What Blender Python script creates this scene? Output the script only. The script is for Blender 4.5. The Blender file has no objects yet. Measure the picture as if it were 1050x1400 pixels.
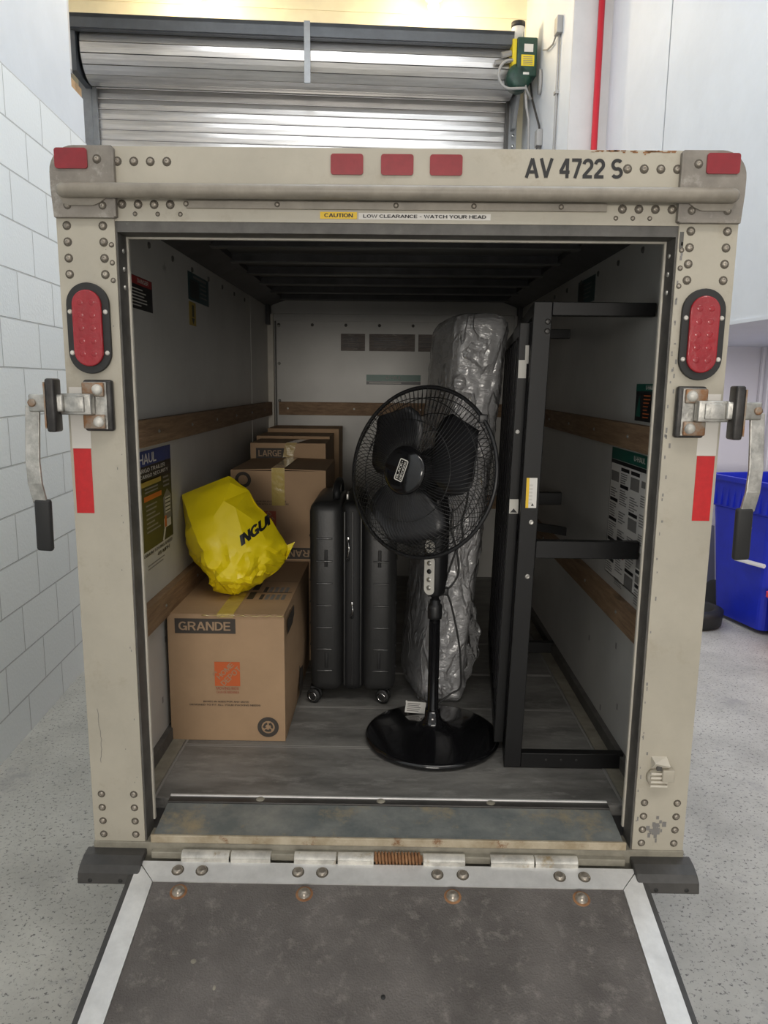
import bpy, bmesh, math, random
from mathutils import Vector, Matrix, noise
from mathutils.geometry import delaunay_2d_cdt

PI = math.pi
SC = bpy.context.scene
COL = SC.collection
random.seed(7)

# ------------------------------------------------------------------ camera
CAM_P = (-0.0031, -1.6954, 1.5791)
PITCH, YAW, ROLL = 0.1727, -0.0093, 0.0111
cam_d = bpy.data.cameras.new('camera')
cam = bpy.data.objects.new('camera', cam_d)
COL.objects.link(cam)
fwd = Vector((math.sin(YAW) * math.cos(PITCH), math.cos(YAW) * math.cos(PITCH), -math.sin(PITCH)))
rgt = Vector((math.cos(YAW), -math.sin(YAW), 0))
upv = rgt.cross(fwd)
r2 = rgt * math.cos(ROLL) + upv * math.sin(ROLL)
u2 = upv * math.cos(ROLL) - rgt * math.sin(ROLL)
cam.matrix_world = Matrix(((r2.x, u2.x, -fwd.x, CAM_P[0]), (r2.y, u2.y, -fwd.y, CAM_P[1]),
                           (r2.z, u2.z, -fwd.z, CAM_P[2]), (0, 0, 0, 1)))
cam_d.sensor_fit = 'VERTICAL'
cam_d.sensor_height = 36.0
cam_d.lens = 1001.4 / 1400 * 36.0
cam_d.clip_start = 0.05
SC.camera = cam

# ------------------------------------------------------------------ view, world, big lights
SC.view_settings.view_transform = 'Standard'
SC.view_settings.look = 'None'
SC.view_settings.gamma = 1.0
SC.view_settings.use_curve_mapping = False
SC.view_settings.exposure = 0.0
W = bpy.data.worlds.new('daylight')
SC.world = W
W.use_nodes = True
W.node_tree.nodes['Background'].inputs[0].default_value = (1.0, 0.96, 0.92, 1)
W.node_tree.nodes['Background'].inputs[1].default_value = 0.55

GA = math.radians(4.3)                       # the garage stands turned against the trailer
CA, SA = math.cos(GA), math.sin(GA)


def g(u, v, z=0.0):
    return Vector((u * CA - v * SA, u * SA + v * CA, z))


def area_light(name, loc, sx, sy, power, color=(1, 1, 1), target=None):
    d = bpy.data.lights.new(name, 'AREA')
    d.shape = 'RECTANGLE'
    d.size, d.size_y = sx, sy
    d.energy = power
    d.color = color
    o = bpy.data.objects.new(name, d)
    COL.objects.link(o)
    o.location = loc
    if target is not None:
        o.rotation_euler = (Vector(target) - Vector(loc)).to_track_quat('-Z', 'Y').to_euler()
    return o


area_light('ceiling_light_strip_entrance', g(0.6, -2.2, 4.9), 3.0, 0.9, 58, (1.0, 0.95, 0.87))
area_light('ceiling_light_strip_middle', g(0.5, 0.9, 4.9), 2.6, 0.5, 54, (0.78, 0.89, 1.0))
area_light('ceiling_light_strip_rear', g(-0.2, 3.3, 4.9), 2.6, 0.4, 40, (0.92, 0.96, 1.0))
area_light('bay_doorway_daylight', (-1.0, -17.0, 2.6), 7.0, 2.6, 880, (1.0, 0.94, 0.85), (0, 0, 1.2))
area_light('alcove_light', g(2.6, 2.0, 1.84), 0.9, 2.6, 15, (0.95, 0.93, 1.0))

# ------------------------------------------------------------------ materials
MATS = {}


def mat(name, col, rough=0.6, metal=0.0, var=0.0, vscale=8.0, col2=None, bump=0.0, bscale=60.0,
        coat=0.0, spec=0.5, detail=6.0, lo=0.35, hi=0.65, stretch=(1, 1, 1), dirt=None, dscale=20.0, dlo=0.6, dhi=0.72):
    m = bpy.data.materials.new(name)
    m.use_nodes = True
    nt = m.node_tree
    b = nt.nodes['Principled BSDF']
    b.inputs['Base Color'].default_value = (*col, 1)
    b.inputs['Roughness'].default_value = rough
    b.inputs['Metallic'].default_value = metal
    b.inputs['Specular IOR Level'].default_value = spec
    b.inputs['Coat Weight'].default_value = coat
    tc = nt.nodes.new('ShaderNodeTexCoord')
    mp = nt.nodes.new('ShaderNodeMapping')
    mp.inputs['Scale'].default_value = stretch
    nt.links.new(tc.outputs['Object'], mp.inputs['Vector'])
    last = None
    if var > 0 or col2 is not None:
        n = nt.nodes.new('ShaderNodeTexNoise')
        n.inputs['Scale'].default_value = vscale
        n.inputs['Detail'].default_value = detail
        n.inputs['Roughness'].default_value = 0.65
        nt.links.new(mp.outputs[0], n.inputs['Vector'])
        r = nt.nodes.new('ShaderNodeValToRGB')
        c2 = col2 if col2 is not None else tuple(min(1, c * (1 + var)) for c in col)
        c1 = col if col2 is not None else tuple(c * (1 - var) for c in col)
        r.color_ramp.elements[0].color = (*c1, 1)
        r.color_ramp.elements[1].color = (*c2, 1)
        r.color_ramp.elements[0].position = lo
        r.color_ramp.elements[1].position = hi
        nt.links.new(n.outputs['Fac'], r.inputs['Fac'])
        last = r.outputs['Color']
    if dirt is not None:
        n2 = nt.nodes.new('ShaderNodeTexNoise')
        n2.inputs['Scale'].default_value = dscale
        n2.inputs['Detail'].default_value = 8
        n2.inputs['Roughness'].default_value = 0.75
        nt.links.new(mp.outputs[0], n2.inputs['Vector'])
        r2_ = nt.nodes.new('ShaderNodeValToRGB')
        r2_.color_ramp.elements[0].position = dlo
        r2_.color_ramp.elements[1].position = dhi
        nt.links.new(n2.outputs['Fac'], r2_.inputs['Fac'])
        mx = nt.nodes.new('ShaderNodeMix')
        mx.data_type = 'RGBA'
        nt.links.new(r2_.outputs['Color'], mx.inputs['Factor'])
        if last is None:
            mx.inputs['A'].default_value = (*col, 1)
        else:
            nt.links.new(last, mx.inputs['A'])
        mx.inputs['B'].default_value = (*dirt, 1)
        last = mx.outputs['Result']
    if last is not None:
        nt.links.new(last, b.inputs['Base Color'])
    if bump > 0:
        n3 = nt.nodes.new('ShaderNodeTexNoise')
        n3.inputs['Scale'].default_value = bscale
        n3.inputs['Detail'].default_value = 5
        nt.links.new(mp.outputs[0], n3.inputs['Vector'])
        bp = nt.nodes.new('ShaderNodeBump')
        bp.inputs['Strength'].default_value = bump
        bp.inputs['Distance'].default_value = 0.01
        nt.links.new(n3.outputs['Fac'], bp.inputs['Height'])
        nt.links.new(bp.outputs['Normal'], b.inputs['Normal'])
    MATS[name] = m
    return m


def block_material():
    m = mat('painted_block', (0.80, 0.82, 0.81), 0.6, bump=0.15, bscale=70)
    nt = m.node_tree
    b = nt.nodes['Principled BSDF']
    tc = nt.nodes.new('ShaderNodeTexCoord')
    sp = nt.nodes.new('ShaderNodeSeparateXYZ')
    cb = nt.nodes.new('ShaderNodeCombineXYZ')
    nt.links.new(tc.outputs['Object'], sp.inputs[0])
    ay = nt.nodes.new('ShaderNodeMath'); ay.operation = 'ADD'; ay.inputs[1].default_value = 20 + 0.06
    az = nt.nodes.new('ShaderNodeMath'); az.operation = 'ADD'; az.inputs[1].default_value = 0.2085 * 20 - 0.172
    nt.links.new(sp.outputs['Y'], ay.inputs[0]); nt.links.new(sp.outputs['Z'], az.inputs[0])
    nt.links.new(ay.outputs[0], cb.inputs['X']); nt.links.new(az.outputs[0], cb.inputs['Y'])
    br = nt.nodes.new('ShaderNodeTexBrick')
    br.inputs['Scale'].default_value = 1.0
    br.inputs['Brick Width'].default_value = 0.40
    br.inputs['Row Height'].default_value = 0.2085
    br.inputs['Mortar Size'].default_value = 0.004
    br.inputs['Mortar Smooth'].default_value = 0.35
    br.inputs['Color1'].default_value = (0.88, 0.895, 0.89, 1)
    br.inputs['Color2'].default_value = (0.845, 0.865, 0.865, 1)
    br.inputs['Mortar'].default_value = (0.58, 0.58, 0.57, 1)
    nt.links.new(cb.outputs[0], br.inputs['Vector'])
    nt.links.new(br.outputs['Color'], b.inputs['Base Color'])
    old = [n for n in nt.nodes if n.type == 'BUMP'][0]
    bp = nt.nodes.new('ShaderNodeBump')
    bp.invert = True
    bp.inputs['Strength'].default_value = 0.8
    bp.inputs['Distance'].default_value = 0.012
    nt.links.new(br.outputs['Fac'], bp.inputs['Height'])
    nt.links.new(old.outputs['Normal'], bp.inputs['Normal'])
    nt.links.new(bp.outputs['Normal'], b.inputs['Normal'])
    return m


def concrete_material():
    m = mat('speckled_concrete', (0.48, 0.47, 0.43), 0.5, var=0.18, vscale=2.2, dirt=(0.13, 0.125, 0.12), dscale=75,
            dlo=0.56, dhi=0.60, bump=0.12, bscale=90)
    nt = m.node_tree
    b = nt.nodes['Principled BSDF']
    src = b.inputs['Base Color'].links[0].from_socket
    tc = nt.nodes.new('ShaderNodeTexCoord')
    n = nt.nodes.new('ShaderNodeTexNoise'); n.inputs['Scale'].default_value = 3.0; n.inputs['Detail'].default_value = 7
    n.inputs['Roughness'].default_value = 0.7
    nt.links.new(tc.outputs['Object'], n.inputs['Vector'])
    r = nt.nodes.new('ShaderNodeValToRGB')
    r.color_ramp.elements[0].position = 0.58; r.color_ramp.elements[1].position = 0.68
    nt.links.new(n.outputs['Fac'], r.inputs['Fac'])
    mx = nt.nodes.new('ShaderNodeMix'); mx.data_type = 'RGBA'
    nt.links.new(r.outputs['Color'], mx.inputs['Factor'])
    nt.links.new(src, mx.inputs['A']); mx.inputs['B'].default_value = (0.34, 0.33, 0.32, 1)
    nt.links.new(mx.outputs['Result'], b.inputs['Base Color'])
    return m


def plastic_material():
    m = bpy.data.materials.new('clear_plastic_film')
    m.use_nodes = True
    nt = m.node_tree
    nt.nodes.remove(nt.nodes['Principled BSDF'])
    out = nt.nodes['Material Output']
    tr = nt.nodes.new('ShaderNodeBsdfTransparent'); tr.inputs[0].default_value = (0.90, 0.90, 0.90, 1)
    gl = nt.nodes.new('ShaderNodeBsdfGlossy'); gl.inputs['Roughness'].default_value = 0.13
    gl.inputs['Color'].default_value = (0.95, 0.95, 0.95, 1)
    df = nt.nodes.new('ShaderNodeBsdfDiffuse'); df.inputs[0].default_value = (0.62, 0.62, 0.63, 1)
    lw = nt.nodes.new('ShaderNodeLayerWeight'); lw.inputs['Blend'].default_value = 0.35
    mxa = nt.nodes.new('ShaderNodeMixShader'); mxa.inputs[0].default_value = 0.40
    nt.links.new(tr.outputs[0], mxa.inputs[1]); nt.links.new(df.outputs[0], mxa.inputs[2])
    mxb = nt.nodes.new('ShaderNodeMixShader')
    mt = nt.nodes.new('ShaderNodeMath'); mt.operation = 'MULTIPLY_ADD'
    mt.inputs[1].default_value = 0.4; mt.inputs[2].default_value = 0.10
    nt.links.new(lw.outputs['Facing'], mt.inputs[0]); nt.links.new(mt.outputs[0], mxb.inputs[0])
    nt.links.new(mxa.outputs[0], mxb.inputs[1]); nt.links.new(gl.outputs[0], mxb.inputs[2])
    nt.links.new(mxb.outputs[0], out.inputs['Surface'])
    tc = nt.nodes.new('ShaderNodeTexCoord')
    mp = nt.nodes.new('ShaderNodeMapping'); mp.inputs['Scale'].default_value = (9, 9, 22)
    mp.inputs['Rotation'].default_value = (0.5, 0.6, 0.3)
    n = nt.nodes.new('ShaderNodeTexNoise'); n.inputs['Scale'].default_value = 1.6; n.inputs['Detail'].default_value = 5
    n.inputs['Distortion'].default_value = 1.4
    nt.links.new(tc.outputs['Object'], mp.inputs[0]); nt.links.new(mp.outputs[0], n.inputs['Vector'])
    def mth(op, a, b_):
        q = nt.nodes.new('ShaderNodeMath'); q.operation = op
        for k_, v_ in enumerate((a, b_)):
            if isinstance(v_, (int, float)):
                q.inputs[k_].default_value = v_
            else:
                nt.links.new(v_, q.inputs[k_])
        return q.outputs[0]
    mp2 = nt.nodes.new('ShaderNodeMapping'); mp2.inputs['Scale'].default_value = (10, 5, 4.5); mp2.inputs['Rotation'].default_value = (0.2, 0.75, 0.1)
    nt.links.new(tc.outputs['Object'], mp2.inputs[0])
    cr = nt.nodes.new('ShaderNodeTexNoise'); cr.inputs['Scale'].default_value = 1.1; cr.inputs['Detail'].default_value = 3; cr.inputs['Distortion'].default_value = 0.8
    nt.links.new(mp2.outputs[0], cr.inputs['Vector'])
    crease = mth('MAXIMUM', mth('SUBTRACT', 1.0, mth('MULTIPLY', mth('ABSOLUTE', mth('SUBTRACT', cr.outputs['Fac'], 0.5), 0.0), 22.0)), 0.0)
    hgt = mth('ADD', mth('MULTIPLY', n.outputs['Fac'], 0.28), mth('MULTIPLY', crease, 0.30))
    bp = nt.nodes.new('ShaderNodeBump'); bp.inputs['Strength'].default_value = 1.0; bp.inputs['Distance'].default_value = 0.03
    nt.links.new(hgt, bp.inputs['Height'])
    for x in (gl, df, lw):
        nt.links.new(bp.outputs[0], x.inputs['Normal'])
    MATS['film'] = m
    return m


def emit(name, col, s):
    m = bpy.data.materials.new(name)
    m.use_nodes = True
    b = m.node_tree.nodes['Principled BSDF']
    b.inputs['Base Color'].default_value = (*col, 1)
    b.inputs['Emission Color'].default_value = (*col, 1)
    b.inputs['Emission Strength'].default_value = s
    return m


M_block = block_material()
M_conc = concrete_material()
M_film = plastic_material()
M_white = mat('white_paint', (0.73, 0.755, 0.79), 0.55, var=0.03, vscale=3, bump=0.1, bscale=25)
M_wallcream = mat('cream_wall_paint', (0.82, 0.76, 0.58), 0.6, var=0.05, vscale=4)
M_linerwhite = mat('white_liner_panel', (0.80, 0.78, 0.82), 0.5)
M_cream = mat('cream_trailer_paint', (0.465, 0.428, 0.35), 0.42, var=0.07, vscale=5, dirt=(0.38, 0.33, 0.25), dscale=9, dlo=0.56, dhi=0.75, bump=0.03, bscale=12)
M_cap = mat('grey_cast_cap', (0.24, 0.215, 0.185), 0.5, var=0.18, vscale=14, dirt=(0.40, 0.37, 0.33), dscale=18, dlo=0.56, dhi=0.7)
M_rail = mat('bar_paint', (0.27, 0.24, 0.195), 0.42, var=0.15, vscale=18)
M_jamb = mat('grey_jamb_seal', (0.095, 0.09, 0.082), 0.55, var=0.25, vscale=20, dirt=(0.34, 0.32, 0.28), dscale=60, dlo=0.66, dhi=0.72)
M_edge = mat('bare_edge', (0.62, 0.58, 0.50), 0.4, var=0.1)
M_rivet = mat('rivet_steel', (0.36, 0.32, 0.27), 0.32, 0.6, var=0.3, vscale=60)
M_rivdark = mat('rivet_dark_ring', (0.10, 0.085, 0.065), 0.7)  # dark flat ring round the rivet and bolt heads
M_liner = mat('interior_liner', (0.52, 0.51, 0.48), 0.38, var=0.07, vscale=3, dirt=(0.22, 0.21, 0.20), dscale=9, dlo=0.66, dhi=0.76, bump=0.04, bscale=8)
M_wood = mat('rub_rail_wood', (0.19, 0.115, 0.065), 0.65, col2=(0.33, 0.215, 0.125), vscale=6, stretch=(3, 1.2, 14), bump=0.3, bscale=20)
M_darksteel = mat('dark_steel_beam', (0.055, 0.054, 0.055), 0.5, var=0.3, vscale=10)
M_roofskin = mat('roof_skin', (0.12, 0.12, 0.115), 0.45, var=0.3, vscale=6, stretch=(0.4, 3, 1))
M_deck = mat('worn_deck', (0.13, 0.127, 0.12), 0.42, col2=(0.29, 0.282, 0.265), vscale=4.5, dirt=(0.36, 0.35, 0.33), dscale=11, dlo=0.52, dhi=0.72, stretch=(0.6, 1.6, 1), bump=0.12, bscale=35)
M_deckline = mat('deck_seam', (0.30, 0.29, 0.275), 0.5)
M_sill = mat('worn_sill_plate', (0.20, 0.225, 0.225), 0.42, 0.3, col2=(0.36, 0.37, 0.35), vscale=9, dirt=(0.47, 0.39, 0.26), dscale=7, dlo=0.53, dhi=0.68, bump=0.2, bscale=30)
M_rustlip = mat('rusty_lip', (0.35, 0.28, 0.18), 0.6, col2=(0.55, 0.48, 0.36), vscale=14, dirt=(0.22, 0.10, 0.04), dscale=20, dlo=0.58, dhi=0.68)
M_rust = mat('rust', (0.20, 0.085, 0.035), 0.8, col2=(0.36, 0.19, 0.09), vscale=40)
M_bumper = mat('bumper_steel', (0.05, 0.047, 0.044), 0.42, var=0.3, vscale=12)
M_chan = mat('greyed_channel', (0.27, 0.25, 0.20), 0.6, var=0.25, vscale=12)
M_ramp = mat('grit_ramp_deck', (0.098, 0.088, 0.082), 0.8, col2=(0.165, 0.15, 0.14), vscale=5, dirt=(0.30, 0.27, 0.25), dscale=26, dlo=0.53, dhi=0.80, bump=0.35, bscale=220)
M_alu = mat('worn_aluminium', (0.76, 0.755, 0.74), 0.42, 0.35, var=0.12, vscale=12, dirt=(0.40, 0.36, 0.30), dscale=16, dlo=0.64, dhi=0.75)
M_hinge = mat('pale_hinge_metal', (0.60, 0.58, 0.53), 0.4, 0.2, var=0.3, vscale=16, dirt=(0.35, 0.27, 0.16), dscale=14, dlo=0.58, dhi=0.7)
M_black = mat('black_rubber', (0.018, 0.018, 0.018), 0.55)
M_redlens = mat('red_lens', (0.33, 0.012, 0.02), 0.25, coat=0.5, var=0.1, vscale=30, bump=0.25, bscale=45)
M_reflex = mat('red_reflector', (0.26, 0.012, 0.02), 0.3, coat=0.3, var=0.12, vscale=40)
M_redtape = mat('red_tape', (0.56, 0.015, 0.018), 0.35, var=0.08, vscale=60)
M_whtape = mat('white_tape', (0.72, 0.69, 0.64), 0.4)
M_steel = mat('zinc_steel', (0.45, 0.44, 0.41), 0.38, 0.75, var=0.3, vscale=30, bump=0.15, bscale=60)
M_steelrust = mat('rust_stained_steel', (0.33, 0.29, 0.24), 0.5, 0.5, col2=(0.30, 0.15, 0.07), vscale=26, lo=0.42, hi=0.62)
M_darkiron = mat('dark_iron', (0.05, 0.047, 0.045), 0.4, 0.4, var=0.3, vscale=30)
M_ink = mat('black_ink', (0.012, 0.012, 0.013), 0.5)
M_yellab = mat('yellow_label', (0.85, 0.55, 0.02), 0.45)
M_paper = mat('white_label', (0.74, 0.72, 0.68), 0.5)
M_signblk = mat('black_sign', (0.016, 0.016, 0.018), 0.4)
M_signred = mat('red_sign', (0.34, 0.03, 0.03), 0.4)
M_signblue = mat('blue_sign', (0.025, 0.05, 0.20), 0.4)
M_signteal = mat('teal_sign', (0.02, 0.06, 0.065), 0.4)
M_signgreen = mat('green_sign', (0.01, 0.105, 0.075), 0.4)
M_signolive = mat('olive_sign', (0.045, 0.045, 0.02), 0.45)
M_signorange = mat('orange_sign', (0.60, 0.14, 0.03), 0.45)
M_signtext = mat('pale_print', (0.62, 0.60, 0.55), 0.5)
M_greyprint = mat('grey_print', (0.22, 0.21, 0.20), 0.5)
M_card = mat('cardboard', (0.44, 0.29, 0.17), 0.75, var=0.06, vscale=5, bump=0.05, bscale=30)
M_cardprint = mat('cardboard_print', (0.06, 0.05, 0.042), 0.7)
M_cardtext = mat('cardboard_text', (0.40, 0.275, 0.17), 0.7)
M_cardorange = mat('orange_print', (0.62, 0.13, 0.035), 0.7)
M_cardred = mat('faded_red_print', (0.40, 0.10, 0.055), 0.7)
M_cardedge = mat('cardboard_gap', (0.09, 0.055, 0.03), 0.8)
M_tape = mat('packing_tape', (0.48, 0.36, 0.16), 0.18, coat=0.6, var=0.1, vscale=25, bump=0.25, bscale=40)
M_tapey = mat('yellowed_tape', (0.58, 0.44, 0.14), 0.2, coat=0.6, bump=0.3, bscale=30)
M_bag = mat('yellow_bag', (0.86, 0.68, 0.008), 0.36, var=0.04, vscale=6, bump=0.22, bscale=14)
M_case = mat('black_suitcase_shell', (0.024, 0.024, 0.024), 0.42, var=0.1, bump=0.05, bscale=150)
M_ridge = mat('glossy_black_ridge', (0.05, 0.05, 0.05), 0.16, coat=0.5)
M_casedk = mat('suitcase_fabric', (0.008, 0.008, 0.009), 0.6)
M_chrome = mat('chrome', (0.62, 0.62, 0.62), 0.18, 1.0)
M_glossblk = mat('gloss_black_plastic', (0.007, 0.007, 0.008), 0.13, coat=0.4)
M_satblk = mat('satin_black_plastic', (0.012, 0.012, 0.013), 0.38)
M_blade = mat('fan_blade_plastic', (0.016, 0.016, 0.018), 0.35)
M_wire = mat('black_wire', (0.012, 0.012, 0.012), 0.3)
M_bed = mat('powder_coat_black', (0.009, 0.009, 0.0095), 0.42, spec=0.3, bump=0.02, bscale=200)
M_foam = mat('grey_mattress_cover', (0.40, 0.395, 0.395), 0.8, var=0.06, vscale=6)
M_galv = mat('galvanised_slat', (0.66, 0.64, 0.62), 0.28, 0.8, var=0.14, vscale=5, stretch=(0.5, 4, 9), dirt=(0.30, 0.28, 0.27), dscale=7, dlo=0.62, dhi=0.75)
M_slatdk = mat('slat_joint', (0.09, 0.085, 0.08), 0.6)
M_hood = mat('grey_door_steel', (0.105, 0.113, 0.125), 0.45, 0.3, var=0.12, vscale=6)
M_guide = mat('guide_steel', (0.33, 0.34, 0.35), 0.45, 0.3, var=0.12)
M_opgreen = mat('dark_green_housing', (0.012, 0.05, 0.035), 0.45, var=0.3, vscale=20)
M_opyel = mat('yellow_housing', (0.80, 0.62, 0.02), 0.5)
M_pipered = mat('red_pipe', (0.55, 0.02, 0.035), 0.45)
M_conduit = mat('grey_conduit', (0.38, 0.37, 0.36), 0.5, 0.2)
M_binblue = mat('blue_bin_plastic', (0.012, 0.028, 0.50), 0.4, var=0.1, vscale=6)
M_binred = mat('red_bin_plastic', (0.75, 0.05, 0.07), 0.4)
M_greyboard = mat('grey_board', (0.22, 0.22, 0.26), 0.6)
M_pilaster = mat('grey_pilaster_paint', (0.62, 0.60, 0.585), 0.6, var=0.04, vscale=4)
M_oldwood = mat('raw_wood', (0.42, 0.26, 0.13), 0.7, var=0.3, vscale=10)
M_lamp = emit('warm_lamp', (1.0, 0.78, 0.45), 22)


# ------------------------------------------------------------------ mesh builder
def basis(n, up=Vector((0, 0, 1))):
    n = Vector(n).normalized()
    up = Vector(up)
    if abs(n.dot(up)) > 0.98:
        up = Vector((0, 1, 0))
    x = up.cross(n).normalized()
    return x, n.cross(x), n


class MB:
    def __init__(self, default):
        self.bm = bmesh.new()
        self.mats = [default]

    def mi(self, m):
        if m is None:
            return 0
        if m not in self.mats:
            self.mats.append(m)
        return self.mats.index(m)

    def faces(self, verts, faces, m=None, smooth=False):
        vs = [self.bm.verts.new(v) for v in verts]
        i = self.mi(m)
        for f in faces:
            try:
                fc = self.bm.faces.new([vs[k] for k in f])
                fc.material_index = i
                fc.smooth = smooth
            except ValueError:
                pass
        return vs

    def box(self, a, b, m=None, xf=None, bev=0.0):
        x0, x1 = sorted((a[0], b[0])); y0, y1 = sorted((a[1], b[1])); z0, z1 = sorted((a[2], b[2]))
        if bev > 0:
            t = bmesh.new()
            bmesh.ops.create_cube(t, size=1)
            for v in t.verts:
                v.co = Vector(((x0 + x1) / 2 + v.co.x * (x1 - x0), (y0 + y1) / 2 + v.co.y * (y1 - y0), (z0 + z1) / 2 + v.co.z * (z1 - z0)))
            bmesh.ops.bevel(t, geom=list(t.edges), offset=bev, segments=3, affect='EDGES', profile=0.5)
            self.merge(t, m, xf, smooth=True)
            return
        vs = [Vector(c) for c in ((x0, y0, z0), (x1, y0, z0), (x1, y1, z0), (x0, y1, z0), (x0, y0, z1), (x1, y0, z1), (x1, y1, z1), (x0, y1, z1))]
        if xf:
            vs = [xf @ v for v in vs]
        self.faces(vs, [(0, 3, 2, 1), (4, 5, 6, 7), (0, 1, 5, 4), (1, 2, 6, 5), (2, 3, 7, 6), (3, 0, 4, 7)], m)

    def hexa(self, vs, m=None):
        """eight corners: bottom ring then top ring"""
        self.faces([Vector(v) for v in vs], [(0, 3, 2, 1), (4, 5, 6, 7), (0, 1, 5, 4), (1, 2, 6, 5), (2, 3, 7, 6), (3, 0, 4, 7)], m)

    def merge(self, t, m=None, xf=None, smooth=False):
        i = self.mi(m)
        mp = {}
        for v in t.verts:
            mp[v] = self.bm.verts.new(xf @ v.co if xf else v.co)
        for f in t.faces:
            try:
                fc = self.bm.faces.new([mp[v] for v in f.verts])
                fc.material_index = i
                fc.smooth = smooth
            except ValueError:
                pass
        t.free()

    def prism(self, pts, n, depth, m=None, origin=(0, 0, 0), x=None, y=None, smooth=False):
        """polygon pts (2D) in plane (x, y) at origin, extruded by depth along n"""
        n = Vector(n).normalized()
        if x is None:
            x, y, _ = basis(n)
        x = Vector(x); y = Vector(y); o = Vector(origin)
        k = len(pts)
        a = [o + x * p[0] + y * p[1] for p in pts]
        b = [v + n * depth for v in a]
        fs = [tuple(range(k))[::-1], tuple(range(k, 2 * k))]
        fs += [(i, (i + 1) % k, k + (i + 1) % k, k + i) for i in range(k)]
        vs = self.faces(a + b, fs, m, False)
        if smooth:
            pass
        return vs

    def lathe(self, prof, origin, n=(0, 0, 1), m=None, seg=32, smooth=True, sx=1.0, sy=1.0, up=(0, 0, 1)):
        """profile list of (radius, height) swept about n"""
        x, y, n = basis(n, up)
        o = Vector(origin)
        rings = []
        for r, h in prof:
            if r <= 1e-6:
                rings.append([self.bm.verts.new(o + n * h)])
            else:
                rings.append([self.bm.verts.new(o + n * h + x * (r * sx * math.cos(2 * PI * i / seg)) + y * (r * sy * math.sin(2 * PI * i / seg))) for i in range(seg)])
        mi = self.mi(m)
        for a, b in zip(rings, rings[1:]):
            for i in range(seg):
                j = (i + 1) % seg
                if len(a) == 1 and len(b) == 1:
                    continue
                if len(a) == 1:
                    f = (a[0], b[j], b[i])
                elif len(b) == 1:
                    f = (a[i], a[j], b[0])
                else:
                    f = (a[i], a[j], b[j], b[i])
                try:
                    fc = self.bm.faces.new(f)
                    fc.material_index = mi
                    fc.smooth = smooth
                except ValueError:
                    pass

    def cyl(self, p, q, r, m=None, seg=16, r2=None, smooth=True):
        p = Vector(p); q = Vector(q)
        L = (q - p).length
        r2 = r if r2 is None else r2
        self.lathe([(0, 0), (r, 0), (r, 0), (r2, L), (r2, L), (0, L)], p, q - p, m, seg, smooth)

    def tube(self, pts, r, m=None, seg=8, closed=False):
        pts = [Vector(p) for p in pts]
        n = len(pts)
        rings = []
        prev = None
        for i, p in enumerate(pts):
            if closed:
                t = (pts[(i + 1) % n] - pts[i - 1]).normalized()
            else:
                t = (pts[min(i + 1, n - 1)] - pts[max(i - 1, 0)]).normalized()
            if prev is None:
                x, y, _ = basis(t)
            else:
                x = (prev - t * prev.dot(t)).normalized()
                y = t.cross(x)
            prev = x
            rr = r[i] if isinstance(r, (list, tuple)) else r
            rings.append([self.bm.verts.new(p + x * (rr * math.cos(2 * PI * k / seg)) + y * (rr * math.sin(2 * PI * k / seg))) for k in range(seg)])
        mi = self.mi(m)
        rng = range(n if closed else n - 1)
        for i in rng:
            a, b = rings[i], rings[(i + 1) % n]
            for k in range(seg):
                j = (k + 1) % seg
                fc = self.bm.faces.new((a[k], a[j], b[j], b[k]))
                fc.material_index = mi
                fc.smooth = True
        if not closed:
            for rg in (rings[0][::-1], rings[-1]):
                fc = self.bm.faces.new(rg)
                fc.material_index = mi

    def dome(self, p, n, r, h=None, m=None, seg=12):
        h = r * 0.7 if h is None else h
        self.lathe([(r, 0), (r * 0.92, h * 0.45), (r * 0.62, h * 0.85), (0, h)], p, n, m, seg)

    def text(self, s, c, xd, yd, w, h, m, bold=0.0, lift=0.0008):
        """letters s centred at c, w wide along xd and h tall along yd"""
        t = text_mesh(s, bold)
        xd = Vector(xd).normalized(); yd = Vector(yd).normalized(); n = xd.cross(yd)
        (x0, y0, x1, y1), vs, fs = t
        sx = w / (x1 - x0); sy = h / (y1 - y0)
        c = Vector(c) + n * lift
        self.faces([c + xd * ((v[0] - (x0 + x1) / 2) * sx) + yd * ((v[1] - (y0 + y1) / 2) * sy) + n * (0.000012 * v[2]) for v in vs], fs, m)

    def quad(self, c, xd, yd, w, h, m, lift=0.0004, thick=0.0):
        xd = Vector(xd).normalized(); yd = Vector(yd).normalized(); n = xd.cross(yd)
        c = Vector(c) + n * lift
        p = [c - xd * w / 2 - yd * h / 2, c + xd * w / 2 - yd * h / 2, c + xd * w / 2 + yd * h / 2, c - xd * w / 2 + yd * h / 2]
        if thick > 0:
            q = [v + n * thick for v in p]
            self.hexa(p + q, m)
        else:
            self.faces(p, [(0, 1, 2, 3)], m)

    def build(self, name, parent=None, subsurf=0, bevel=0.0, weld=False):
        if weld:
            bmesh.ops.remove_doubles(self.bm, verts=self.bm.verts, dist=1e-5)
        bmesh.ops.recalc_face_normals(self.bm, faces=[f for f in self.bm.faces])
        me = bpy.data.meshes.new(name)
        if parent is not None:
            off = world_loc(parent)
            for v in self.bm.verts:
                v.co -= off
        self.bm.to_mesh(me)
        self.bm.free()
        for m in self.mats:
            me.materials.append(m)
        o = bpy.data.objects.new(name, me)
        COL.objects.link(o)
        if parent is not None:
            o.parent = parent
        if bevel > 0:
            md = o.modifiers.new('bevel', 'BEVEL')
            md.width = bevel; md.segments = 2; md.limit_method = 'ANGLE'; md.angle_limit = math.radians(40)
            md.harden_normals = False
        if subsurf:
            md = o.modifiers.new('sub', 'SUBSURF')
            md.levels = subsurf; md.render_levels = subsurf
        return o


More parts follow.
